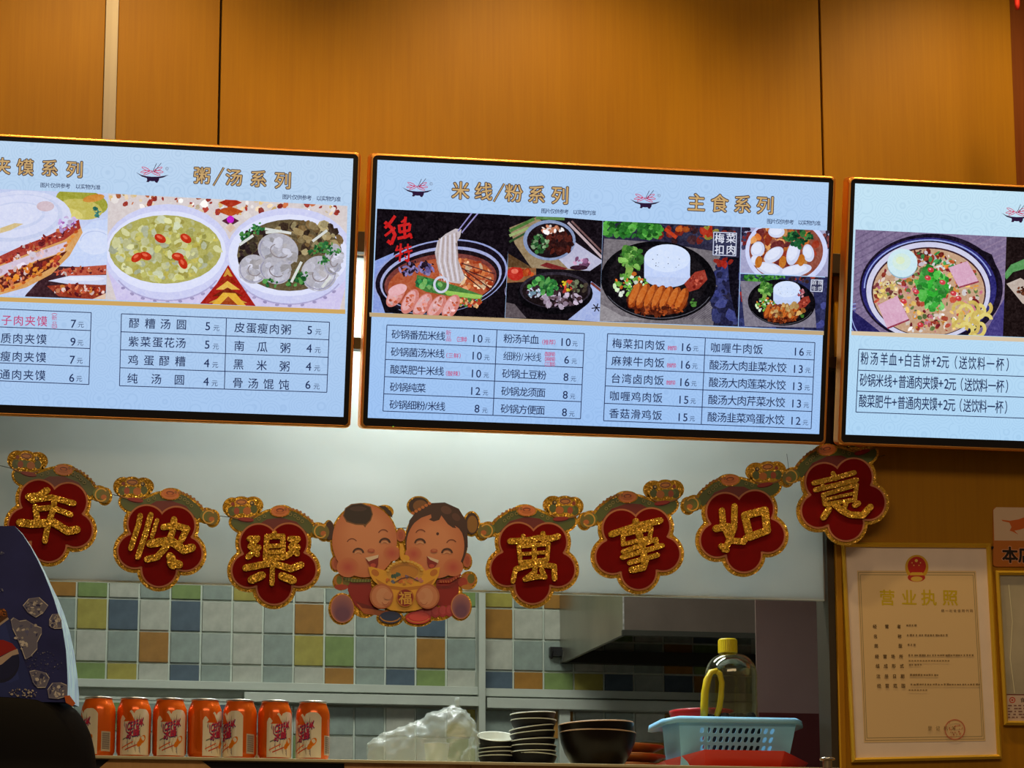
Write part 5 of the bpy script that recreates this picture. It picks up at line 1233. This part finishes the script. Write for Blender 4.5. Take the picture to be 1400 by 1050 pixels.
# saucers: two leaning stacks
M_SAU = mat('black_melamine', (0.005, 0.004, 0.005), 0.45, spec=0.2); M_RIM = mat('cream_rim', (0.62, 0.64, 0.55), 0.3)
def saucer(c, r, tilt, az, label, hgt=0.026):
    M = Matrix.Rotation(az, 3, 'Z') @ Matrix.Rotation(tilt, 3, 'Y')
    root = empty('saucer', c, label, 'dish', 'black saucers stacked on the counter')
    MB().lathe([(0.0, 0.0), (r*0.62, 0.0), (r*0.66, 0.002), (r*0.9, hgt*0.55), (r*0.985, hgt-0.001)], c, 36, M).build('dish', M_SAU, root, smooth=True)
    MB().lathe([(r*0.985, hgt-0.001), (r, hgt), (r*0.99, hgt+0.0012), (r*0.965, hgt), (r*0.85, hgt*0.6), (r*0.6, 0.004), (0, 0.0035)], c, 36, M).build('cream_lining', M_RIM, root, smooth=True)
    return root
ords = ['bottom', 'second from the bottom', 'third from the bottom', 'fourth from the bottom', 'fifth from the bottom', 'sixth from the bottom', 'seventh from the bottom', 'eighth from the bottom']
YS = 0.16
sc_ = (P(760, 1020, YS)-P(700, 1020, YS)).length/60
c_r = base(729.5, 1040, YS); c_l = base(681, 1040, YS+0.03)
# heights measured at the rims, as pixels above the counter line
rimR = [(1035.5, 0.05, 0.5), (1031, -0.02, 0.2), (1023, -0.005, 0.4), (1015, -0.07, 0.0), (1005, -0.10, 0.0), (998, -0.14, 0.0), (988, 0.0, 0.3), (979, -0.05, 0.2)]
for i, (y, tl, az) in enumerate(rimR):
    z = P(729.5, y, YS).z-0.022
    saucer(Vector((c_r.x, YS, max(z, ZC+0.0005))), 0.0465, tl, az, 'small black saucer, %s of the taller stack' % ords[i])
rimL = [(1037.5, 0.0, 0.2), (1032, -0.03, 0.0), (1026.5, -0.04, 0.0), (1020, -0.01, 0.0)]
for i, (y, tl, az) in enumerate(rimL):
    z = P(681, y, YS+0.03).z-0.022
    saucer(Vector((c_l.x, YS+0.03, max(z, ZC+0.0005))), 0.0400, tl, az, 'small black saucer, %s of the short stack' % ords[i])
z = P(681, 1012, YS+0.03).z-0.018
saucer(Vector((c_l.x-0.004, YS+0.03, z)), 0.0405, -0.34, PI/2, 'tilted black saucer showing its cream inside, topmost of the short stack')

# two brown bowls, one in the other
M_BOWL = mat('brown_lacquer', (0.006, 0.003, 0.002), 0.3, spec=0.2); M_BRIM = mat('tan_rim', (0.50, 0.33, 0.20), 0.3)
YB = 0.15
cb = base(817, 1043, YB); rb_ = (P(869.5, 1000, YB)-P(765.5, 1000, YB)).length/2
def bowl(c, r, h, tilt, label, low=0.0):
    M = Matrix.Rotation(tilt, 3, 'Y')
    root = empty('bowl', c, label, 'bowl', 'brown soup bowls by the saucers')
    prof = [(0.0, 0.004), (r*0.42, 0.004), (r*0.43, 0.0), (r*0.50, 0.0), (r*0.52, 0.008), (r*0.70, h*0.24), (r*0.86, h*0.50), (r*0.955, h*0.76), (r*0.992, h-0.0015)]
    MB().lathe(prof, c, 48, M).build('bowl_body', M_BOWL, root, smooth=True)
    MB().lathe([(r*0.992, h-0.0015), (r, h), (r*0.985, h+0.0012), (r*0.955, h*0.86), (r*0.82, h*0.5), (r*0.4, 0.012), (0, 0.010)], c, 48, M).build('rim_and_lining', M_BRIM, root, smooth=True)
h1 = P(817, 1002.5, YB).z-ZC
bowl(cb, rb_, h1, 0.01, 'deep brown bowl resting on the counter, lower of the two')
bowl(cb+Vector((0.0, 0, P(817, 990.5, YB).z-P(817, 1002.5, YB).z)), rb_*0.985, h1, -0.035, 'deep brown bowl nested inside another, upper of the two')

# orange-brown trays stacked behind the bowls
M_OWD = mat('orange_lacquer', (0.42, 0.12, 0.02), 0.3, coat=0.3)
YT = 0.36; ct = base(853, 1043, YT)
for i in range(4):
    zt0 = ZC+0.0005+i*0.0200
    root = empty('wooden_plate', (ct.x, YT, zt0), ('round orange-brown plate behind the brown bowls, %s of its stack' % ('bottom', 'second from the bottom', 'third from the bottom', 'topmost')[i]), 'plate', 'orange-brown plates stacked behind the bowls')
    r = 0.088-0.004*(i == 3)
    MB().lathe([(0, 0), (r*0.7, 0), (r*0.75, 0.004), (r, 0.0135), (r*1.0, 0.0155), (r*0.97, 0.0155), (r*0.72, 0.006), (0, 0.005)], (ct.x, YT, zt0), 48).build('dish', M_OWD, root, smooth=True)

# transparent bag
def bag_mat():
    m = bpy.data.materials.new('thin_plastic_film'); m.use_nodes = True; nt = m.node_tree; b = nt.nodes['Principled BSDF']
    b.inputs['Base Color'].default_value = (0.62, 0.68, 0.66, 1); b.inputs['Roughness'].default_value = 0.16; b.inputs['Specular IOR Level'].default_value = 0.9
    t = nt.nodes.new('ShaderNodeBsdfTransparent'); t.inputs[0].default_value = (0.96, 0.98, 0.97, 1); x = nt.nodes.new('ShaderNodeMixShader'); x.inputs[0].default_value = 0.30
    nt.links.new(t.outputs[0], x.inputs[1]); nt.links.new(b.outputs[0], x.inputs[2]); nt.links.new(x.outputs[0], nt.nodes['Material Output'].inputs[0]); return m
M_BAG = bag_mat()
from mathutils import noise as mnoise
YG = 0.20; cg = base(588, 1042, YG)
pxm = (P(650, 1000, YG)-P(550, 1000, YG)).length/100
outl = [(502, 1014), (512, 1008), (530, 1003), (545, 993), (562, 992), (575, 985), (590, 976), (605, 969), (622, 966), (635, 971), (645, 983), (650, 997), (648, 1010), (640, 1020), (635, 1030), (633, 1041)]
bm = MB(); V = []; N = len(outl); K = 11
gpb = Plane((0, YG, 0))
for i, (x, y) in enumerate(outl):
    a, b = gpb.px(x, y); htop = b-ZC
    for j in range(K):
        t = j/(K-1); ang = t*PI
        dep = 0.055*(0.35+0.65*math.sin(PI*min(1, i/(N-1)*1.02)))
        yy = YG-dep*math.cos(ang); zz = ZC+0.001+max(0.001, htop)*math.sin(ang)**0.55
        nn = mnoise.noise(Vector((a*26, yy*26, zz*26)))*0.010+mnoise.noise(Vector((a*70, yy*70, zz*70)))*0.006
        V.append((a+nn*0.6, yy+nn*1.3, max(ZC+0.0008, zz+nn*0.35*math.sin(ang))))
Fc = [(i*K+j, (i+1)*K+j, (i+1)*K+j+1, i*K+j+1) for i in range(N-1) for j in range(K-1)]
bag = empty('plastic_bag', cg, 'crumpled clear plastic bag knotted at the top, right of the cans', 'bag')
bm.add(V, Fc); ob = bm.build('bag_film', M_BAG, bag, smooth=True)
sd = ob.modifiers.new('sub', 'SUBSURF'); sd.levels = 2; sd.render_levels = 2
tx = bpy.data.textures.new('crinkle', 'CLOUDS'); tx.noise_scale = 0.016; dm = ob.modifiers.new('crinkle', 'DISPLACE'); dm.texture = tx; dm.strength = 0.020; dm.mid_level = 0.5; dm.texture_coords = 'LOCAL'
kn = MB(); q0 = gpb.w(*gpb.px(624, 971), 0.01)
kn.tube([q0, q0+Vector((0.001, 0, 0.008)), q0+Vector((0.0, 0, 0.016)), q0+Vector((0.001, 0, 0.024))], [0.012, 0.0035, 0.006, 0.0045], 9); kn.build('knot', M_BAG, bag, smooth=True)
# pale foam cup inside the bag
cc = base(597, 1041, YG)
MB().lathe([(0, 0.001), (0.018, 0.001), (0.026, 0.055), (0.0265, 0.057), (0.0, 0.058)], cc+Vector((0, 0, 0.001)), 30).build('cup', mat('white_foam', (0.62, 0.68, 0.66), 0.35, coat=0.5), None, smooth=True, label='white cup seen through the clear plastic bag', category='cup')

# red tray
YTR = 0.20
M_RTRAY = mat('red_plastic', (0.52, 0.012, 0.004), 0.28)
ctr = base(996, 1048, YTR)
def octo(w, d, cut): return [(-w+cut, -d), (w-cut, -d), (w, -d+cut), (w, d-cut), (w-cut, d), (-w+cut, d), (-w, d-cut), (-w, -d+cut)]
zrim = P(1000, 1025, 0.06).z-ZC
top_ = octo(0.150, 0.135, 0.068); top_[0] = (-0.082, -0.135); bot_ = octo(0.132, 0.112, 0.055)
ZR = [zrim, zrim, zrim-0.016, zrim-0.016, zrim, zrim, zrim-0.016, zrim-0.016]
m = MB(); v = [(ctr.x+x, YTR+y, ZC+0.001) for x, y in bot_]+[(ctr.x+x, YTR+y, ZC+zq) for (x, y), zq in zip(top_, ZR)]+[(ctr.x+x*0.985, YTR+y*0.985, ZC+zq) for (x, y), zq in zip(top_, ZR)]+[(ctr.x+x*0.975, YTR+y*0.975, ZC+0.004) for x, y in bot_]
f = [list(range(7, -1, -1)), list(range(24, 32))]
for L in range(3): f += [(L*8+k, L*8+(k+1) % 8, (L+1)*8+(k+1) % 8, (L+1)*8+k) for k in range(8)]
m.add(v, f).build('red_tray', M_RTRAY, label='shallow red plastic tray with slanted corners under the blue basket', category='tray', bevel=0.0008)

# light blue basket with real holes
M_BLUE = mat('light_blue_plastic', (0.26, 0.58, 0.88), 0.35, 0, 0.05, 15)
YK = 0.17; D0 = 0.075
bx0, bx1 = P(905, 985, YK-D0).x, P(1101, 985, YK-D0).x
zt1 = P(1000, 981, YK-D0).z; zb1 = ZC+0.0045+0.001
tl, tr_ = P(928, 990, YK-D0).x, P(1090, 990, YK-D0).x
bl, br = P(934, 1035, YK-D0).x, P(1077, 1035, YK-D0).x
kx = (tl+tr_)/2
basket = empty('plastic_basket', (kx, YK, zb1), 'light blue plastic basket with punched round holes holding the oil bottle', 'basket')
def wall(x00, x01, x10, x11, yb, yt, holes, flip, axis='x', name='front_wall'):
    """x00,x01 bottom ends; x10,x11 top ends; grid with octagonal holes"""
    m = MB(); nx, nz = 18, 6
    def pt(u, v):
        a = (x00+(x01-x00)*u)*(1-v)+(x10+(x11-x10)*u)*v; y = yb*(1-v)+yt*v; z = zb1+(zt1-zb1)*v
        return (a, y, z) if axis == 'x' else (y, a, z)
    for i in range(nx):
        for j in range(nz):
            u0, u1, v0, v1 = i/nx, (i+1)/nx, j/nz, (j+1)/nz
            cu, cv = (u0+u1)/2, (v0+v1)/2
            P4 = [pt(u0, v0), pt(u1, v0), pt(u1, v1), pt(u0, v1)]
            if holes and 3 <= i <= 14 and 1 <= j <= 4:
                out = [(u0, v0), (cu, v0), (u1, v0), (u1, cv), (u1, v1), (cu, v1), (u0, v1), (u0, cv)]
                ins = [(cu+(q[0]-cu)*(0.62 if k % 2 else 0.50)+(q[1]-cv)*0.06, cv+(q[1]-cv)*(0.66 if k % 2 else 0.54)) for k, q in enumerate(out)]
                vv = [pt(*q) for q in out]+[pt(*q) for q in ins]
                ff = [(k, (k+1) % 8, 8+(k+1) % 8, 8+k) for k in range(8)]
                m.add(vv, [g[::-1] for g in ff] if flip else ff)
            else: m.add(P4, [(3, 2, 1, 0)] if flip else [(0, 1, 2, 3)])
    o = m.build(name, M_BLUE, basket); so = o.modifiers.new('s', 'SOLIDIFY'); so.thickness = 0.002; return o
wall(bl, br, tl, tr_, YK-D0+0.012, YK-D0, True, False)
wall(bl, br, tl, tr_, YK+D0-0.012, YK+D0, True, True, name='back_wall')
wall(YK-D0+0.012, YK+D0-0.012, YK-D0, YK+D0, bl, tl, False, True, 'y', name='side_wall')
wall(YK-D0+0.012, YK+D0-0.012, YK-D0, YK+D0, br, tr_, False, False, 'y', name='side_wall')
MB().box((bl, YK-D0+0.012, zb1), (br, YK+D0-0.012, zb1+0.002)).build('bottom', M_BLUE, basket)
# flared rim
m = MB(); o_ = [(bx0, YK-D0-0.008), (bx1, YK-D0-0.008), (bx1, YK+D0+0.008), (bx0, YK+D0+0.008)]; i_ = [(tl, YK-D0), (tr_, YK-D0), (tr_, YK+D0), (tl, YK+D0)]
def rnd(c4, r):
    pts = []; (x0, y0), _, (x1, y1), _ = c4
    for cx, cy, s0 in ((x1-r, y1-r, 0), (x0+r, y1-r, 90), (x0+r, y0+r, 180), (x1-r, y0+r, 270)):
        for i in range(6): t = math.radians(s0+18*i); pts.append((cx+r*math.cos(t), cy+r*math.sin(t)))
    return pts
O, I = rnd(o_, 0.03), rnd(i_, 0.006); n = len(O)
v = [(x, y, zt1-0.016+0.010*max(0,1-abs(x-kx)/(bx1-kx))**0.5) for x, y in O]+[(x*0.985+kx*0.015, y, zt1-0.004+0.004*max(0,1-abs(x-kx)/(bx1-kx))**0.5) for x, y in O]+[(x, y, zt1+0.0015) for x, y in I]+[(x, y, zt1-0.004) for x, y in I]
f = []
for L in ((0, 1), (1, 2), (2, 3), (3, 0)): f += [(L[0]*n+k, L[0]*n+(k+1) % n, L[1]*n+(k+1) % n, L[1]*n+k) for k in range(n)]
m.add(v, f).build('rim', M_BLUE, basket, smooth=True)

# oil bottle standing in the basket
def pet():
    m = bpy.data.materials.new('clear_pet'); m.use_nodes = True; nt = m.node_tree; b = nt.nodes['Principled BSDF']
    nt.nodes.remove(b); b = nt.nodes.new('ShaderNodeBsdfGlossy'); b.inputs['Roughness'].default_value = 0.07; b.inputs['Color'].default_value = (0.95, 0.93, 0.8, 1)
    t = nt.nodes.new('ShaderNodeBsdfTransparent'); t.inputs[0].default_value = (0.84, 0.80, 0.58, 1); x = nt.nodes.new('ShaderNodeMixShader')
    lw = nt.nodes.new('ShaderNodeLayerWeight'); lw.inputs[0].default_value = 0.35; mr_ = nt.nodes.new('ShaderNodeMapRange'); mr_.inputs[3].default_value = 0.07; mr_.inputs[4].default_value = 0.6
    nt.links.new(lw.outputs['Facing'], mr_.inputs[0]); nt.links.new(mr_.outputs[0], x.inputs[0])
    nt.links.new(t.outputs[0], x.inputs[1]); nt.links.new(b.outputs[0], x.inputs[2]); nt.links.new(x.outputs[0], nt.nodes['Material Output'].inputs[0]); return m
M_PET = pet(); M_YEL = mat('yellow_plastic', (0.62, 0.47, 0.015), 0.3)
bcx = P(1000, 950, YK).x; s_ = (P(1033, 940, YK)-P(963, 940, YK)).length/2
zb2 = zb1+0.003; zcap1 = P(996, 874, YK).z; zcap0 = P(996, 893, YK).z; zsh = P(996, 925, YK).z
oil = empty('oil_bottle', (bcx, YK, zb2), 'clear oil bottle with yellow cap and yellow handle standing in the basket', 'bottle')
prof = [(0.0, 0), (s_*0.85, 0), (s_*0.97, 0.006)]
zz = zb2
for k in range(16):
    z = 0.010+k*(zsh-zb2-0.010)/16; prof.append((s_*(1.0 if k % 2 else 0.975), z))
rc = (P(1005, 890, YK)-P(987, 890, YK)).length/2
for k in range(9):
    t = k/8*PI/2; prof.append((rc+(s_-rc)*math.cos(t), (zsh-zb2)+(zcap0-0.002-zsh)*math.sin(t)))
prof.append((rc, zcap0-zb2))
MB().lathe(prof, (bcx, YK, zb2), 48).build('bottle_body', M_PET, oil, smooth=True)
cxp = bcx-0.0+ (P(996, 880, YK).x-P(1000, 880, YK).x)
rcap = (P(1008.5, 885, YK)-P(983.5, 885, YK)).length/2
m = MB(); m.lathe([(rc*0.9, zcap0-0.001), (rcap, zcap0), (rcap, zcap1-0.002), (rcap-0.002, zcap1), (0, zcap1)], (cxp, YK, 0), 40)
for k in range(30):
    t = 2*PI*k/30; m.tube([(cxp+rcap*math.cos(t), YK+rcap*math.sin(t), zcap0+0.001), (cxp+rcap*math.cos(t), YK+rcap*math.sin(t), zcap1-0.003)], 0.0006, 4)
m.build('cap', M_YEL, oil, smooth=False)
hp = Plane((0, YK-s_*0.75, 0)); pts = [(978, 922), (970, 930), (966, 945), (964, 962), (964, 985)]
m = MB(); m.tube([hp.w(*hp.px(x, y), 0) for x, y in ((981, 917), (972, 919), (967, 930), (964, 946), (963, 964), (963, 985))], [0.006, 0.0065, 0.008, 0.008, 0.008, 0.008], 10)
m.tube([hp.w(*hp.px(x, y), 0) for x, y in ((977, 917), (984, 921), (987, 933), (986, 952), (984, 966), (978, 985))], [0.005, 0.006, 0.006, 0.006, 0.006, 0.006], 10)
m.build('handle', M_YEL, oil, smooth=True)
# dark lump of wrapping at the foot of the bottle
rg = MB(); R = random.Random(5)
for k in range(9):
    q = P(968+k*7, 983, YK-0.035); rg.lathe([(0, 0), (0.009, 0.002), (0.012, 0.010), (0.008, 0.017), (0, 0.019)], (q.x, YK-0.04+R.uniform(-.008, .008), P(968+k*7, 988+R.uniform(-1.5, 1.5), YK-0.035).z), 8)
# scrub pad sits on pads' shared plane
rg.box((P(963, 985, YK).x, YK-0.055, zb1+0.003), (P(1030, 985, YK).x, YK-0.030, P(990, 988, YK-0.04).z+0.005))
rg.build('black_cloth', mat('black_cloth', (0.012, 0.012, 0.014), 0.8), label='bunched black cloth in the basket in front of the bottle foot', category='cloth')

# dark red basin behind the basket
YN = 0.40; cn = base(960, 1043, YN)
bas = empty('red_basin', cn, 'dark red plastic basin standing behind the blue basket', 'basin')
zr1 = P(930, 968, YN-0.05).z-ZC; rr_ = (P(960, 980, YN)-P(917, 980, YN)).length
MB().lathe([(0, 0.001), (rr_*0.72, 0.001), (rr_*0.80, 0.01), (rr_*0.97, zr1-0.008)], cn, 48).build('basin_body', mat('crimson_plastic', (0.30, 0.008, 0.015), 0.35), bas, smooth=True)
MB().lathe([(rr_*0.97, zr1-0.008), (rr_*1.0, zr1-0.005), (rr_*1.0, zr1), (rr_*0.95, zr1), (rr_*0.78, 0.014), (0, 0.006)], cn, 48).build('rim', mat('crimson_rim', (0.38, 0.012, 0.02), 0.3), bas, smooth=True)

# chrome-capped post at the right end of the counter
cpx = P(1131, 1040, -0.06); zt_ = P(1131, 1036, -0.06).z
post = empty('metal_post', (cpx.x, -0.06, 0), 'short chrome-capped post at the right end of the counter', 'post')
MB().lathe([(0.0, 0), (0.009, 0), (0.009, zt_-0.006)], (cpx.x, -0.06, 0), 24).build('tube', mat('brassy_steel', (0.45, 0.36, 0.22), 0.3, 0.9), post, smooth=True)
MB().lathe([(0.009, zt_-0.006), (0.014, zt_-0.005), (0.016, zt_-0.003), (0.014, zt_), (0, zt_+0.001)], (cpx.x, -0.06, 0), 24).build('cap', mat('chrome', (0.7, 0.68, 0.62), 0.12, 1.0), post, smooth=True)

# ================================================================== DRINKS DISPENSER IN THE FOREGROUND
DY = -0.50
dp = Plane((0, DY, 0))
disp = empty('drink_dispenser', (P(0, 1040, DY).x, DY+0.1, 0), 'drinks dispenser with a dark blue cola sign and black base, bottom left', 'drinks dispenser')
curve = [(20, 719), (31, 731), (42, 748), (52, 767), (60, 784), (67, 801), (74, 820), (80, 840), (86, 862), (90, 888), (92, 915), (92.5, 940), (92, 960)]
back = [(20, 719), (31, 730), (42, 746), (53, 765), (62, 783), (70, 800), (80, 820), (88, 840), (96, 866), (102, 895), (106, 925), (108, 950), (108, 966)]
front = [(-190, 719)]+curve+[(-190, 958)]
D3 = [dp.w(*dp.px(*q), 0) for q in curve]
bpz = Plane((0, DY+0.10, 0)); B3 = [bpz.w(*bpz.px(*q), 0) for q in back]
m = MB(); prism_px(m, dp, front, -0.02, 0.0); m.build('sign_panel', mat('deep_blue_sign', (0.03, 0.036, 0.17), 0.5, 0, 0.2, 14, spec=0.2), disp)
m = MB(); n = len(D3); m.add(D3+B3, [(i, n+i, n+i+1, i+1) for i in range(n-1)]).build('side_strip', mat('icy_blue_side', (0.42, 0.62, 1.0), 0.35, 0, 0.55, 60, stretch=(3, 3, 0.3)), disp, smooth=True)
m = MB(); L3 = [bpz.w(*bpz.px(-190, 719), 0)]+B3+[bpz.w(*bpz.px(-190, 966), 0)]; m.add(L3, [list(range(len(L3)))]).build('back_panel', M_BLACK, disp)
p = Print(dp, 0.0006, 8e-6); p.clip = front[:]; p.clip = None
# bottle print
p.frame(0, 800, 4.2)
p.poly([(-200, 190), (10, 175), (45, 190), (60, 215), (90, 300), (125, 400), (160, 500), (175, 560), (150, 640), (60, 660), (-200, 660)], (38, 52, 120))
p.poly([(-200, 200), (0, 190), (30, 215), (60, 320), (90, 430), (110, 540), (60, 560), (-200, 560)], (46, 62, 136))
p.ell(0, 440, 112, 122, (14, 20, 62)); p.ell(0, 428, 108, 114, (16, 24, 74))
p.poly([(-110, 400), (-90, 340), (-40, 315), (20, 315), (70, 335), (100, 372), (60, 380), (0, 410), (-60, 420)], (168, 22, 18)); 
p.poly([(-110, 420), (-60, 440), (0, 415), (60, 382), (100, 365), (108, 395), (70, 405), (10, 455), (-60, 480), (-108, 470)], (206, 180, 160))
p.poly([(-100, 140), (20, 135), (38, 150), (46, 180), (30, 205), (-20, 225), (-100, 225)], (90, 50, 20)); p.blobs(24, 10, 165, 28, 26, 4, 12, [(205, 120, 40), (150, 80, 25), (60, 30, 12)]); p.line([(-20, 240), (48, 190)], 12, (190, 170, 150))
p.build('bottle_print', M_PRINT, disp)
p = Print(dp, 0.0024, 8e-6); p.frame(0, 800, 4.2)

def ice(pts, seed):
    p = Print(dp, 0.0026+seed*1e-4, 8e-6); p.frame(0, 800, 4.2)
    p.poly(pts, (120, 118, 140)); cx = sum(q[0] for q in pts)/len(pts); cy = sum(q[1] for q in pts)/len(pts); rx = (max(q[0] for q in pts)-min(q[0] for q in pts))/2; ry = (max(q[1] for q in pts)-min(q[1] for q in pts))/2
    p.blobs(26, cx, cy, rx*0.78, ry*0.74, 4, 15, [(178, 172, 172), (96, 98, 138), (222, 214, 204), (58, 60, 104), (205, 198, 190)], asp=0.35, seed=seed)
    for k in range(len(pts)): a, b = pts[k-1], pts[k]; p.line([(a[0]*0.96+cx*0.04, a[1]*0.96+cy*0.04), (b[0]*0.96+cx*0.04, b[1]*0.96+cy*0.04)], 4, (225, 218, 208) if k % 2 else (150, 146, 165))
    p.build('ice_cube_print', M_PRINT, disp)
ice([(130, 118), (165, 78), (225, 70), (278, 118), (250, 160), (205, 188), (160, 160)], 1)
ice([(282, 200), (300, 168), (335, 165), (352, 200), (355, 250), (310, 252), (282, 235)], 2)
ice([(60, 200), (75, 185), (110, 205), (150, 200), (200, 230), (240, 245), (240, 280), (215, 330), (215, 370), (180, 410), (145, 430), (120, 360), (90, 290), (70, 250)], 3)
ice([(168, 495), (200, 488), (265, 505), (285, 535), (262, 590), (215, 592), (190, 560)], 4)
ice([(272, 600), (300, 562), (350, 560), (385, 575), (385, 640), (330, 655), (280, 650)], 5)
p.blobs(70, 250, 450, 110, 70, 1.5, 5, [(90, 95, 130), (140, 140, 150), (60, 62, 100)]); p.build('droplet_print', M_PRINT, disp); p = Print(dp, 0.0035, 8e-6); p.frame(0, 800, 4.2)
p.blobs(50, 140, 620, 90, 24, 2, 8, [(170, 160, 150), (90, 86, 110), (200, 190, 170)], asp=0.3)
p.blobs(8, 8, -180, 14, 8, 2, 6, [(120, 125, 150)]); p.blobs(8, 5, 30, 14, 8, 2, 6, [(120, 125, 150)])
p.build('crushed_ice_print', M_PRINT, disp)
_m = bpy.data.materials['icy_blue_side'].node_tree; _b = _m.nodes['Principled BSDF']      # weak emission in the strip's own colour, added to brighten it
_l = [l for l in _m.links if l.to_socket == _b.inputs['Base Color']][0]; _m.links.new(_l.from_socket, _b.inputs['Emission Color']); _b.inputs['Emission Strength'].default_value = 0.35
# glossy black moulded base, widening downward
prof = [(0, 957), (60, 956), (88, 955), (100, 958), (108, 964), (116, 974), (123, 986), (129, 1000), (133, 1018), (136, 1040), (137, 1075)]
rings = []
K = 14
for (x, y) in prof[2:]:
    ring = []
    c = Vector((dp.w(*dp.px(-95, y), 0).x, DY+0.12, 0)); e = dp.w(*dp.px(x, y), 0); rx = e.x-c.x; z = e.z
    for k in range(40):
        t = 2*PI*k/40; cx_, sy_ = math.cos(t), math.sin(t)
        sup = lambda v: math.copysign(abs(v)**0.6, v)
        ring.append((c.x+rx*sup(cx_), c.y+0.17*sup(sy_)*(rx/0.30 if rx < 0.30 else 1), z))
    rings.append(ring)
m = MB(); v = [q for r in rings for q in r]; nr = len(rings)
f = [(i*40+k, i*40+(k+1) % 40, (i+1)*40+(k+1) % 40, (i+1)*40+k) for i in range(nr-1) for k in range(40)]+[list(range(40)), [(nr-1)*40+k for k in range(40)][::-1]]
m.add(v, f).build('base', mat('matt_black', (0.006, 0.005, 0.005), 0.75, spec=0.15), disp, smooth=True)
zz = rings[-1][0][2]; cxr = (min(q[0] for q in rings[-1])+max(q[0] for q in rings[-1]))/2
MB().box((cxr-0.22, DY+0.02, 0), (cxr+0.22, DY+0.28, zz)).build('pedestal', M_BLACK, disp, bevel=0.01)
oc = [(88, 952), (95, 951), (103, 962), (99, 966), (90, 961)]; m = MB(); prism_px(m, Plane((0, DY-0.003, 0)), oc, 0, 0.004); m.build('orange_clip', mat('orange_clip', (0.7, 0.13, 0.01), 0.4), disp)

bpy.data.objects.remove(_to)
